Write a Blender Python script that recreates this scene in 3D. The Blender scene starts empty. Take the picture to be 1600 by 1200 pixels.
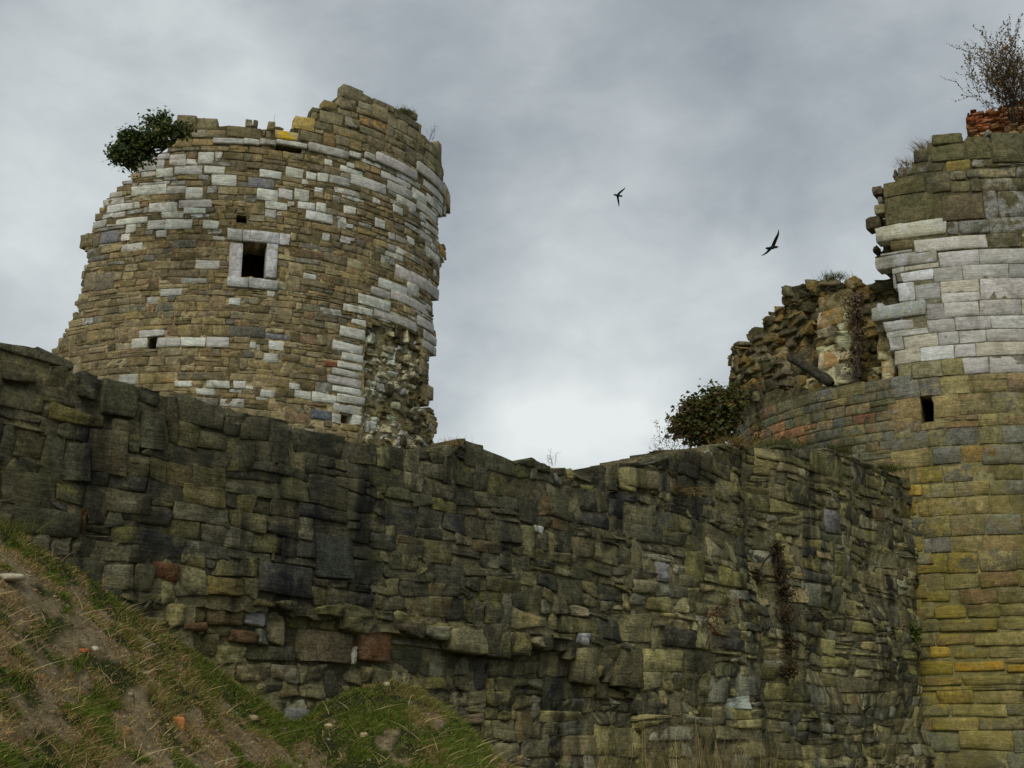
import bpy, math, random
import numpy as np
from mathutils import Vector, noise as mnoise

# ------------------------------------------------------------------ camera
F = 2100.0; PITCH = math.atan(580/2100.0); CZ = 1.6
scene = bpy.context.scene
cam_d = bpy.data.cameras.new('camera'); cam = bpy.data.objects.new('camera', cam_d)
scene.collection.objects.link(cam); scene.camera = cam
cam.location = (0, 0, CZ); cam.rotation_euler = (math.pi/2 + PITCH, 0, 0)
cam_d.sensor_width = 36; cam_d.lens = 36*F/1600; cam_d.clip_end = 20000; cam_d.clip_start = 0.05
FW = np.array([0, math.cos(PITCH), math.sin(PITCH)]); UP = np.array([0, -math.sin(PITCH), math.cos(PITCH)])
def ray(x, y):
    return FW*F + np.array([1., 0, 0])*(x-800) + UP*(600-y)
def at(x, y, dist):
    """world point seen at photo pixel x,y at horizontal distance dist"""
    d = ray(x, y); h = math.hypot(d[0], d[1]); return np.array([0, 0, CZ]) + d*dist/h
def proj(P):
    Q = P - np.array([0, 0, CZ]); w = Q@FW
    return 800 + F*Q[..., 0]/w, 600 - F*(Q@UP)/w

# ------------------------------------------------------------------ world, sun, exposure
SUN_EL, SUN_AZ = math.radians(40), math.radians(196)     # azimuth clockwise from +Y
world = bpy.data.worlds.new('World'); scene.world = world; world.use_nodes = True
nt = world.node_tree; nt.nodes.clear()
def N(t, **k):
    n = nt.nodes.new(t)
    for a, b in k.items(): setattr(n, a, b)
    return n
def build_world():
    L = nt.links.new
    out = N('ShaderNodeOutputWorld'); bg = N('ShaderNodeBackground'); L(bg.outputs[0], out.inputs[0])
    sky = N('ShaderNodeTexSky', sky_type='NISHITA', sun_disc=False, sun_elevation=SUN_EL, sun_rotation=SUN_AZ)
    sk = N('ShaderNodeVectorMath', operation='SCALE'); sk.inputs[3].default_value = 0.08; L(sky.outputs[0], sk.inputs[0])
    tc = N('ShaderNodeTexCoord'); mp = N('ShaderNodeMapping'); mp.inputs['Scale'].default_value = (1, 1, 1.7)
    mp.inputs['Location'].default_value = (3.1, .4, 1.3)
    L(tc.outputs['Generated'], mp.inputs[0])
    n1 = N('ShaderNodeTexNoise'); n1.inputs['Scale'].default_value = 2.6; n1.inputs['Detail'].default_value = 7
    n1.inputs['Roughness'].default_value = .45; n1.inputs['Distortion'].default_value = .35; L(mp.outputs[0], n1.inputs['Vector'])
    n2 = N('ShaderNodeTexNoise'); n2.inputs['Scale'].default_value = 9; n2.inputs['Detail'].default_value = 9
    n2.inputs['Distortion'].default_value = .2; n2.inputs['Roughness'].default_value = .56; L(mp.outputs[0], n2.inputs['Vector'])
    def math_(op, a, b):
        m = N('ShaderNodeMath', operation=op)
        for i, v in enumerate((a, b)):
            if isinstance(v, (int, float)): m.inputs[i].default_value = v
            else: L(v, m.inputs[i])
        return m.outputs[0]
    v = math_('ADD', math_('MULTIPLY', math_('SUBTRACT', n1.outputs[0], .5), .72), math_('MULTIPLY', math_('SUBTRACT', n2.outputs[0], .5), .58))
    v = math_('ADD', v, .45)
    # warp the cloud-bank directions so their borders are ragged
    wn = N('ShaderNodeTexNoise'); wn.inputs['Scale'].default_value = 5; wn.inputs['Detail'].default_value = 4; L(tc.outputs['Generated'], wn.inputs['Vector'])
    ws = N('ShaderNodeVectorMath', operation='SUBTRACT'); L(wn.outputs['Color'], ws.inputs[0]); ws.inputs[1].default_value = (.5, .5, .5)
    wm = N('ShaderNodeVectorMath', operation='SCALE'); wm.inputs[3].default_value = .26; L(ws.outputs[0], wm.inputs[0])
    wa = N('ShaderNodeVectorMath', operation='ADD'); L(tc.outputs['Generated'], wa.inputs[0]); L(wm.outputs[0], wa.inputs[1])
    for (x, y, r, a) in [(330, 150, 130, .26), (120, 60, 160, -.03), (700, 170, 240, -.07), (40, 260, 220, .10), (250, 40, 160, .04), (560, 60, 160, .03), (860, 60, 170, .05), (1150, 60, 120, .03), (1300, 150, 330, -.17), (1270, 320, 170, -.07),
                         (880, 690, 240, .34), (1080, 470, 260, .10), (60, 430, 200, .12), (800, 480, 240, .10), (760, 700, 150, .12),
                         (1180, 460, 90, .10), (960, 260, 160, .03), (1560, 260, 250, -.02), (990, 680, 150, .18)]:
        d = ray(x, y); d = d/np.linalg.norm(d)
        dp = N('ShaderNodeVectorMath', operation='DISTANCE'); L(wa.outputs[0], dp.inputs[0]); dp.inputs[1].default_value = tuple(d)
        mr = N('ShaderNodeMapRange', interpolation_type='SMOOTHSTEP'); L(dp.outputs['Value'], mr.inputs[0])
        mr.inputs[1].default_value = 0; mr.inputs[2].default_value = 1.35*r/F
        mr.inputs[3].default_value = a; mr.inputs[4].default_value = 0
        v = math_('ADD', v, mr.outputs[0])
    cr = N('ShaderNodeValToRGB'); L(v, cr.inputs[0])
    e = cr.color_ramp.elements
    e[0].position = .10; e[0].color = (.24, .27, .315, 1); e[1].position = .95; e[1].color = (.82, .86, .85, 1)
    m = cr.color_ramp.elements.new(.38); m.color = (.385, .428, .46, 1)
    m = cr.color_ramp.elements.new(.62); m.color = (.555, .605, .625, 1)
    mix = N('ShaderNodeMixRGB'); mix.inputs[0].default_value = .95; L(sk.outputs[0], mix.inputs[1]); L(cr.outputs[0], mix.inputs[2])
    L(mix.outputs[0], bg.inputs[0]); bg.inputs[1].default_value = 1.0
build_world()
sd = bpy.data.lights.new('sun', 'SUN'); sd.energy = 1.35; sd.angle = math.radians(30); sd.color = (1, .965, .91)
sun = bpy.data.objects.new('sun', sd); scene.collection.objects.link(sun)
sv = Vector((math.sin(SUN_AZ)*math.cos(SUN_EL), math.cos(SUN_AZ)*math.cos(SUN_EL), math.sin(SUN_EL)))
sun.rotation_euler = (-sv).to_track_quat('-Z', 'Y').to_euler(); sun.location = (-10, -10, 40)
scene.view_settings.view_transform = 'Standard'; scene.view_settings.look = 'None'
scene.view_settings.exposure = 0; scene.view_settings.gamma = 1
GAIN = 2.05          # albedo per displayed linear value under this light

# ------------------------------------------------------------------ helpers
rng = np.random.default_rng(11); random.seed(5)
def lin(c):
    c = np.asarray(c, float)/255; return np.where(c < .04045, c/12.92, ((c+.055)/1.055)**2.4)
def pal(*cs, g=None): return np.clip(lin(np.array(cs))*(g or GAIN), 0, .82)
def h3(i, j, k=0):
    n = (i.astype(np.int64)*374761393 + j.astype(np.int64)*668265263 + np.int64(k)*974711) & 0x7fffffff
    n = ((n ^ (n >> 13))*1274126177) & 0x7fffffff
    return ((n ^ (n >> 16)) & 0xffff)/65535.0
def vn(x, y, k=0):
    x = np.asarray(x, float); y = np.asarray(y, float)
    xi = np.floor(x); yi = np.floor(y); fx = x-xi; fy = y-yi
    fx = fx*fx*(3-2*fx); fy = fy*fy*(3-2*fy)
    a = h3(xi, yi, k); b = h3(xi+1, yi, k); c = h3(xi, yi+1, k); d = h3(xi+1, yi+1, k)
    return (a*(1-fx)+b*fx)*(1-fy)+(c*(1-fx)+d*fx)*fy
def fbm(x, y, k=0, o=4):
    s = 0; a = .5
    for i in range(o): s = s + a*vn(x*2**i, y*2**i, k+i*7); a *= .5
    return s
def inpoly(x, y, poly):
    x = np.asarray(x, float); y = np.asarray(y, float); r = np.zeros(np.broadcast(x, y).shape, bool)
    p = np.array(poly, float); q = np.roll(p, -1, 0)
    for (x0, y0), (x1, y1) in zip(p, q):
        if y0 == y1: continue
        c = ((y0 > y) != (y1 > y)) & (x < (x1-x0)*(y-y0)/(y1-y0)+x0); r ^= c
    return r
def tag(o, label=None, cat=None, group=None, kind=None):
    for k, v in (('label', label), ('category', cat), ('group', group), ('kind', kind)):
        if v: o[k] = v
    return o
def empty(name, loc, *a, **k):
    o = bpy.data.objects.new(name, None); o.location = tuple(loc); o.empty_display_size = .2
    scene.collection.objects.link(o); return tag(o, *a, **k)
def mesh(name, V, Q, mat, parent=None, cols=None, smooth=True, tri=None):
    """V (n,3) world coordinates, Q (m,4) quads, tri (k,3); parented meshes keep world place"""
    me = bpy.data.meshes.new(name); V = np.asarray(V, np.float32)
    loc = np.array(parent.matrix_world.translation if parent is None else (0, 0, 0)) if False else np.zeros(3)
    if parent is not None:
        o = parent; loc = np.zeros(3)
        while o: loc = loc + np.array(o.location); o = o.parent
        V = V - loc.astype(np.float32)
    else:
        loc = V.mean(0) if len(V) else np.zeros(3); loc = loc.copy(); loc[2] = V[:, 2].min(); V = V - loc
    Q = np.zeros((0, 4), np.int32) if Q is None else np.asarray(Q, np.int32).reshape(-1, 4)
    T = np.zeros((0, 3), np.int32) if tri is None else np.asarray(tri, np.int32).reshape(-1, 3)
    me.vertices.add(len(V)); me.vertices.foreach_set('co', V.ravel())
    li = np.concatenate([Q.ravel(), T.ravel()]); me.loops.add(len(li)); me.loops.foreach_set('vertex_index', li)
    st = np.concatenate([np.arange(len(Q))*4, len(Q)*4+np.arange(len(T))*3]).astype(np.int32)
    me.polygons.add(len(st)); me.polygons.foreach_set('loop_start', st)
    me.polygons.foreach_set('use_smooth', np.full(len(st), smooth))
    me.update(calc_edges=True); me.validate()
    for nm, c in (cols or {}).items():
        a = me.color_attributes.new(nm, 'FLOAT_COLOR', 'POINT'); c = np.asarray(c, np.float32)
        if c.shape[1] == 3: c = np.hstack([c, np.clip(1.25-1.7*c.mean(1), .38, 1)[:, None].astype(np.float32) if nm == 'Col' else np.ones((len(c), 1), np.float32)])   # alpha: grain strength, pale limestone is smoother
        a.data.foreach_set('color', c.ravel())
    if mat: me.materials.append(mat)
    o = bpy.data.objects.new(name, me); scene.collection.objects.link(o)
    if parent is None: o.location = tuple(loc)
    else: o.parent = parent
    return o

# ------------------------------------------------------------------ materials
def mat_new(name):
    m = bpy.data.materials.new(name); m.use_nodes = True; t = m.node_tree; t.nodes.clear()
    o = t.nodes.new('ShaderNodeOutputMaterial'); b = t.nodes.new('ShaderNodeBsdfPrincipled'); t.links.new(b.outputs[0], o.inputs[0])
    b.inputs['Roughness'].default_value = .92; b.inputs['Specular IOR Level'].default_value = .18
    return m, t, b
def stone_mat(name, streak=0., moss=.0, bump=.02, scale=1., wash=0.):
    m, t, b = mat_new(name); n = t.nodes; L = t.links.new
    def nz(sc, det=5, rough=.6, vec=None, dist=0):
        x = n.new('ShaderNodeTexNoise'); x.inputs['Scale'].default_value = sc*scale; x.inputs['Detail'].default_value = det
        x.inputs['Roughness'].default_value = rough; x.inputs['Distortion'].default_value = dist; L(vec or tc.outputs['Object'], x.inputs['Vector']); return x.outputs[0]
    def ramp(f, p0, p1, a=0., c=1.):
        r = n.new('ShaderNodeMapRange'); r.inputs[1].default_value = p0; r.inputs[2].default_value = p1
        r.inputs[3].default_value = a; r.inputs[4].default_value = c; r.interpolation_type = 'SMOOTHSTEP'; L(f, r.inputs[0]); return r.outputs[0]
    def mul(a, c):
        r = n.new('ShaderNodeMath'); r.operation = 'MULTIPLY'
        for i, v in enumerate((a, c)):
            if isinstance(v, (int, float)): r.inputs[i].default_value = v
            else: L(v, r.inputs[i])
        return r.outputs[0]
    def mix(f, a, c, mode='MIX'):
        r = n.new('ShaderNodeMixRGB'); r.blend_type = mode
        for i, v in enumerate((f, a, c)):
            if isinstance(v, (int, float)): r.inputs[i].default_value = v
            elif isinstance(v, tuple): r.inputs[i].default_value = v
            else: L(v, r.inputs[i])
        return r.outputs[0]
    tc = n.new('ShaderNodeTexCoord')
    c1 = n.new('ShaderNodeAttribute'); c1.attribute_name = 'Col'; c2 = n.new('ShaderNodeAttribute'); c2.attribute_name = 'Col2'
    base = mix(mul(ramp(nz(3.2, 6, .62, dist=.6), .44, .56), c2.outputs['Alpha']), c1.outputs['Color'], c2.outputs['Color'])
    base = mix(c1.outputs['Alpha'], base, ramp(nz(9, 8, .74), .28, .72, .55, 1.42), 'MULTIPLY')
    base = mix(c1.outputs['Alpha'], base, ramp(nz(38, 6, .75), .3, .7, .58, 1.42), 'MULTIPLY')
    mp = n.new('ShaderNodeMapping'); mp.inputs['Scale'].default_value = (1, 1, 7); L(tc.outputs['Object'], mp.inputs[0])
    base = mix(1., base, ramp(nz(4, 5, .6, mp.outputs[0], .5), .3, .7, .84, 1.14), 'MULTIPLY')     # bedding lines in the stone
    # pale and dark lichen spots
    base = mix(mul(mul(ramp(nz(23, 3, .5), .66, .72), .28), c1.outputs['Alpha']), base, (.30, .28, .20, 1))
    base = mix(mul(mul(ramp(nz(17, 3, .5, dist=.4), .60, .68), .45), c1.outputs['Alpha']), base, (.03, .03, .022, 1))
    if moss: base = mix(mul(ramp(nz(1.3, 6, .65), .50, .64), moss), base, (.050, .056, .018, 1))
    if streak:
        ms = n.new('ShaderNodeMapping'); ms.inputs['Scale'].default_value = (1, 1, .10); L(tc.outputs['Object'], ms.inputs[0])
        base = mix(mul(mul(ramp(nz(3.2, 5, .6, ms.outputs[0]), .52, .68), ramp(nz(.55, 3, .5), .44, .56)), streak), base, (.012, .013, .014, 1))
        base = mix(mul(ramp(nz(1.1, 6, .62, ms.outputs[0], .3), .52, .66), streak*.85), base, (.014, .015, .014, 1))
        base = mix(mul(ramp(nz(2.3, 5, .6, ms.outputs[0], .2), .60, .72), streak*.30), base, (.20, .17, .09, 1))
    if wash:      # yellow-green lichen crust growing over stones and joints alike on the damp lower part
        sx = n.new('ShaderNodeSeparateXYZ'); L(tc.outputs['Object'], sx.inputs[0])
        base = mix(mul(mul(ramp(nz(.9, 7, .68, dist=.5), .42, .58), ramp(sx.outputs[2], 8.7, 6.6, 0., 1.)), wash), base, (.235, .205, .045, 1))
        base = mix(mul(mul(ramp(nz(1.7, 7, .7, dist=.5), .54, .66), ramp(sx.outputs[2], 8.7, 6.6, 0., 1.)), wash*.8), base, (.10, .115, .035, 1))
    L(base, b.inputs['Base Color'])
    bp = n.new('ShaderNodeBump'); bp.inputs['Strength'].default_value = 1; bp.inputs['Distance'].default_value = bump
    hh = n.new('ShaderNodeMath'); hh.operation = 'ADD'; L(nz(7, 8, .7, dist=.3), hh.inputs[0])
    h2 = nz(5, 6, .65, mp.outputs[0]); L(mul(h2, .7), hh.inputs[1])
    L(hh.outputs[0], bp.inputs['Height']); L(bp.outputs[0], b.inputs['Normal'])
    return m
M_LT = stone_mat('tower_stone', moss=.3, streak=.12, bump=.04)
M_CW = stone_mat('dark_rubble_stone', streak=.72, moss=.38, bump=.035)
M_RT = stone_mat('ashlar_stone', streak=.12, wash=.42, moss=.42, bump=.03)
M_RUB = stone_mat('rubble_core', moss=.45, bump=.07)
def plain_mat(name, col, var=.3, sc=8, rough=.9, spec=.2, col2=None, bump=0.):
    m, t, b = mat_new(name); n = t.nodes; L = t.links.new
    tc = n.new('ShaderNodeTexCoord'); x = n.new('ShaderNodeTexNoise'); x.inputs['Scale'].default_value = sc; x.inputs['Detail'].default_value = 5
    L(tc.outputs['Object'], x.inputs['Vector']); r = n.new('ShaderNodeValToRGB'); L(x.outputs[0], r.inputs[0])
    e = r.color_ramp.elements; c2 = col2 or tuple(c*(1+var) for c in col); e[0].position = .35; e[1].position = .65
    e[0].color = tuple(c*(1-var) for c in col)+(1,); e[1].color = tuple(c2)+(1,)
    L(r.outputs[0], b.inputs['Base Color']); b.inputs['Roughness'].default_value = rough; b.inputs['Specular IOR Level'].default_value = spec
    if bump:
        bp = n.new('ShaderNodeBump'); bp.inputs['Distance'].default_value = bump; L(x.outputs[0], bp.inputs['Height']); L(bp.outputs[0], b.inputs['Normal'])
    return m
def leaf_mat(name, trans=.35, rough=.5):
    m, t, b = mat_new(name); n = t.nodes; L = t.links.new
    c = n.new('ShaderNodeAttribute'); c.attribute_name = 'Col'; L(c.outputs['Color'], b.inputs['Base Color'])
    b.inputs['Roughness'].default_value = rough; b.inputs['Specular IOR Level'].default_value = .3
    tr = n.new('ShaderNodeBsdfTranslucent'); L(c.outputs['Color'], tr.inputs[0]); mx = n.new('ShaderNodeMixShader'); mx.inputs[0].default_value = trans
    o = [k for k in n if k.type == 'OUTPUT_MATERIAL'][0]; L(b.outputs[0], mx.inputs[1]); L(tr.outputs[0], mx.inputs[2]); L(mx.outputs[0], o.inputs[0])
    return m
M_LEAF = leaf_mat('leaf'); M_GRASS = leaf_mat('grass_blade', .3, .7)
M_BARK = plain_mat('bark', (.055, .042, .030), .4, 20, bump=.01)
M_LOG = plain_mat('weathered_timber', (.05, .042, .026), .45, 12, bump=.02)
M_BIRD = plain_mat('black_feathers', (.012, .012, .014), .3, 20, rough=.6)
M_SOLID = stone_mat('loose_stone', bump=.01)

# ------------------------------------------------------------------ wall surfaces
class Surf:
    def __init__(s, P, s0=0.):
        s.P = np.asarray(P, float); d = np.linalg.norm(np.diff(s.P, axis=0), axis=1)
        s.S = np.concatenate([[0], np.cumsum(d)]) + s0
        T = np.gradient(s.P, axis=0); T /= np.linalg.norm(T, axis=1)[:, None]
        s.Nn = np.stack([-T[:, 1], T[:, 0]], 1)        # inward (away from camera) when path runs left to right
    def xyz(s, S, Z, D):
        x = np.interp(S, s.S, s.P[:, 0]); y = np.interp(S, s.S, s.P[:, 1]); nx = np.interp(S, s.S, s.Nn[:, 0]); ny = np.interp(S, s.S, s.Nn[:, 1])
        return np.stack([x+nx*D, y+ny*D, Z+0*x], -1)
    def sz(s, x, y):
        d = ray(x, y); c = s.P[:, 0]*d[1]-s.P[:, 1]*d[0]; best = None
        for i in np.nonzero((c[:-1] < 0) != (c[1:] < 0))[0]:
            t = c[i]/(c[i]-c[i+1]); p = s.P[i]*(1-t)+s.P[i+1]*t; r = np.hypot(*p)
            if best is None or r < best[0]: best = (r, s.S[i]*(1-t)+s.S[i+1]*t)
        if best is None:
            i = int(np.argmin(np.abs(c/np.hypot(s.P[:, 0], s.P[:, 1])))); best = (np.hypot(*s.P[i]), s.S[i])
        return best[1], CZ + best[0]/math.hypot(d[0], d[1])*d[2]
    def px(s, S, Z, D=0.): return proj(s.xyz(S, Z, D))
def cylinder(xc, yref, D, k):
    d = ray(xc, yref); u = d[:2]/np.hypot(*d[:2]); R = k*D; C = u*(D+R); a0 = math.atan2(-u[1], -u[0])
    th = np.radians(np.linspace(-100, 100, 401)); P = np.stack([C[0]+R*np.cos(a0+th), C[1]+R*np.sin(a0+th)], 1)
    return Surf(P, -R*math.radians(100)), C, R
LTS, LTC, LTR = cylinder(380, 400, 35., .19)
RTS, RTC, RTR = cylinder(1480, 600, 29., .185)
def curtain_path():
    P0 = at(0, 535, 12.0)[:2]; pts = []; p = P0.copy(); a = math.radians(41); st = .05
    for i in range(100): pts.append(P0 - np.array([math.sin(a), math.cos(a)])*st*(100-i))
    s = 0
    while True:
        pts.append(p.copy()); az = 41 if s < 7 else 41-min((s-7)*1.25, 6.5)
        az += 3*math.sin(s*.9)*(.3 if s < 9 else 1)
        if s > 11: az += -24*math.exp(-((s-13.4)/.35)**2) + 24*math.exp(-((s-14.3)/.35)**2)
        p = p + np.array([math.sin(math.radians(az)), math.cos(math.radians(az))])*st; s += st
        if np.hypot(*(p-RTC)) < RTR-.4 or s > 40: break
    return Surf(pts, -5.)
class Bulged(Surf):
    def xyz(s, S, Z, D):
        S = np.asarray(S, float); Z = np.asarray(Z, float)
        b = (.34*(vn(S*.55, Z*.6, 12)-.5) + .16*(vn(S*1.4, Z*1.3, 17)-.5) + .07*(vn(S*3.1, Z*2.7, 19)-.5))*np.clip((S-2)/10, .12, 1)
        return Surf.xyz(s, S, Z, D+b)
CWS = curtain_path(); CWS.__class__ = Bulged

# ------------------------------------------------------------------ masonry
def layout(S0, S1, zb, wfun, wob=.02, wfreq=.9, jump=.08, split=.10, seed=0, hole=None):
    """random coursed masonry: returns (n,4,2) corners bl,br,tr,tl in (s,z)"""
    r = np.random.default_rng(seed); zb = np.asarray(zb); out = []
    W = lambda i, s: zb[i] + wob*2*(vn(np.array([s*wfreq+i*.7]), np.array([i*5.3+.5]), seed)[0]-.5) + wob*.5*(vn(np.array([s*4.1]), np.array([i*3.3+.5]), seed+3)[0]-.5)
    busy = []
    for i in range(len(zb)-1):
        nxt = []; s = S0 - r.random()*.5
        h = zb[i+1]-zb[i]
        while s < S1:
            b = next((q for q in busy if q[0] <= s+1e-6 < q[1]), None)
            if b: s = b[1]; continue
            w = wfun(s, zb[i], h)*r.uniform(.55, 1.5); e = s+w
            for q in busy:
                if s < q[0] < e + .08: e = q[0]
            top = i+1
            if i+2 < len(zb) and r.random() < jump and (e-s) > h*.8: top = i+2; nxt.append((s, e))
            sl = r.normal(0, .018); sl2 = r.normal(0, .018)
            z0, z0b, z1, z1b = W(i, s), W(i, e), W(top, s), W(top, e)
            if top == i+1 and r.random() < split and h > .13:
                m = r.uniform(.35, .65); za, zc = z0*(1-m)+z1*m, z0b*(1-m)+z1b*m
                out.append([(s, z0), (e, z0b), (e, zc), (s, za)])
                if r.random() < .5:
                    k = s+(e-s)*r.uniform(.35, .65); zk = W(top, k); zm = za+(zc-za)*(k-s)/(e-s)
                    out.append([(s, za), (k, zm), (k, zk), (s, z1)]); out.append([(k, zm), (e, zc), (e, z1b), (k, zk)])
                else: out.append([(s, za), (e, zc), (e, z1b), (s, z1)])
            else: out.append([(s+sl*.5, z0), (e+sl2*.5, z0b), (e-sl2*.5, z1b), (s-sl*.5, z1)])
            s = e
        busy = nxt
    return np.array(out)
def rect_sz(surf, x0, y0, x1, y1):
    xc, yc = (x0+x1)/2, (y0+y1)/2
    sa, _ = surf.sz(x0, yc); sb, _ = surf.sz(x1, yc)
    _, za = surf.sz(xc, y1); _, zb = surf.sz(xc, y0); return sa, sb, za, zb
def carve(C, rects):
    """trim stones away from explicit rectangles (s0,s1,z0,z1)"""
    keep = np.ones(len(C), bool)
    for (a, b, c, d) in rects:
        s0, s1 = C[:, :, 0].min(1), C[:, :, 0].max(1); z0, z1 = C[:, :, 1].min(1), C[:, :, 1].max(1)
        hit = np.nonzero((s0 < b-.004) & (s1 > a+.004) & (z0 < d-.004) & (z1 > c+.004) & keep)[0]
        for i in hit:
            opts = [(b-s0[i], 'l'), (s1[i]-a, 'r')]; optz = [(d-z0[i], 'b'), (z1[i]-c, 't')]
            w, h = s1[i]-s0[i], z1[i]-z0[i]
            cand = sorted([(o/w, k) for o, k in opts]+[(o/h, k) for o, k in optz])[0]
            if cand[0] > .72: keep[i] = False; continue
            k = cand[1]
            if k == 'l': C[i, :, 0] = np.maximum(C[i, :, 0], b)
            if k == 'r': C[i, :, 0] = np.minimum(C[i, :, 0], a)
            if k == 'b': C[i, :, 1] = np.maximum(C[i, :, 1], d)
            if k == 't': C[i, :, 1] = np.minimum(C[i, :, 1], c)
    return C[keep]
def clip_poly(surf, C, poly, mn=.05):
    """trim the width of each stone to the part inside the photo outline"""
    zc = C[:, :, 1].mean(1); t = np.linspace(.02, .98, 13)
    s0 = C[:, [0, 3], 0].mean(1); s1 = C[:, [1, 2], 0].mean(1)
    S = s0[:, None]+(s1-s0)[:, None]*t; X, Y = surf.px(S, np.repeat(zc[:, None], 13, 1)); I = inpoly(X, Y, poly)
    keep = I.any(1); lo = I.argmax(1); hi = 12-I[:, ::-1].argmax(1)
    lo_f = np.where(lo == 0, 0, t[lo]); hi_f = np.where(hi == 12, 1, t[hi])
    D = C.copy()
    for a, b in ((0, 1), (3, 2)):
        x0, x1 = C[:, a, 0], C[:, b, 0]; z0, z1 = C[:, a, 1], C[:, b, 1]
        D[:, a, 0] = x0+(x1-x0)*lo_f; D[:, b, 0] = x0+(x1-x0)*hi_f; D[:, a, 1] = z0+(z1-z0)*lo_f; D[:, b, 1] = z0+(z1-z0)*hi_f
    keep &= (D[:, 1, 0]-D[:, 0, 0]) > mn
    return D[keep]
def stones(surf, C, off, c1, c2, gap=.012, bev=.03, rough=.012, tilt=.012, depth=.35, rnd=.5, seed=1, cj=.012):
    """all stones as real rounded blocks. off = depth offset (positive is inward)"""
    r = np.random.default_rng(seed); n = len(C); G = 6
    C = C + r.normal(0, cj, C.shape); off = np.broadcast_to(off, n)
    w = np.maximum((C[:, 1, 0]+C[:, 2, 0]-C[:, 0, 0]-C[:, 3, 0])/2, .03); h = np.maximum((C[:, 2, 1]+C[:, 3, 1]-C[:, 0, 1]-C[:, 1, 1])/2, .03)
    gw, gh = np.minimum(gap/w, .2), np.minimum(gap/h, .2); bw, bh = np.minimum(bev/w, .2), np.minimum(bev/h, .24)
    A = np.stack([gw, gw+bw, gw*0+.36, gw*0+.64, 1-gw-bw, 1-gw], 1); B = np.stack([gh, gh+bh, gh*0+.36, gh*0+.64, 1-gh-bh, 1-gh], 1)
    a = np.repeat(A[:, None, :], G, 1); b = np.repeat(B[:, :, None], G, 2)      # [n, row(b), col(a)]
    # round the corners
    rr = rnd*r.uniform(.5, 1.5, (n, 1, 1))
    ii, jj = np.meshgrid(range(G), range(G), indexing='ij'); cor = ((ii == 0) | (ii == 5)) & ((jj == 0) | (jj == 5))
    a = np.where(cor, a+(np.where(jj == 0, 1, -1))*bw[:, None, None]*rr, a); b = np.where(cor, b+(np.where(ii == 0, 1, -1))*bh[:, None, None]*rr, b)
    per = (ii == 0) | (ii == 5) | (jj == 0) | (jj == 5)
    a = a + r.normal(0, 1, a.shape)*(.25*bw[:, None, None]); b = b + r.normal(0, 1, b.shape)*(.22*bh[:, None, None])
    bl = lambda q: (C[:, 0, q, None, None]*(1-a)+C[:, 1, q, None, None]*a)*(1-b)+(C[:, 3, q, None, None]*(1-a)+C[:, 2, q, None, None]*a)*b
    S, Z = bl(0), bl(1)
    D = off[:, None, None] + np.where(per, bev*r.uniform(.55, 1.3, (n, 1, 1)), 0) + r.normal(0, rough, S.shape)
    D = D + r.normal(0, tilt, (n, 1, 1))*(a-.5)*2 + r.normal(0, tilt, (n, 1, 1))*(b-.5)*2
    idx = np.arange(36).reshape(6, 6)
    ring = np.concatenate([idx[0, :], idx[1:, 5], idx[5, 4::-1], idx[4:0:-1, 0]])   # 20, counter-clockwise
    S_, Z_, D_ = S.reshape(n, 36), Z.reshape(n, 36), D.reshape(n, 36)
    S2 = np.hstack([S_, S_[:, ring]]); Z2 = np.hstack([Z_, Z_[:, ring]]); D2 = np.hstack([D_, np.repeat((off+depth)[:, None], 20, 1)])
    V = surf.xyz(S2, Z2, D2).reshape(-1, 3)
    f = [(idx[i, j], idx[i, j+1], idx[i+1, j+1], idx[i+1, j]) for i in range(5) for j in range(5)]
    f += [(36+k, 36+(k+1) % 20, ring[(k+1) % 20], ring[k]) for k in range(20)]
    Q = (np.array(f)[None]+np.arange(n)[:, None, None]*56).reshape(-1, 4)
    v1 = np.repeat(c1, 56, 0); v2 = np.repeat(c2, 56, 0)
    return V, Q, v1, v2
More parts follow.
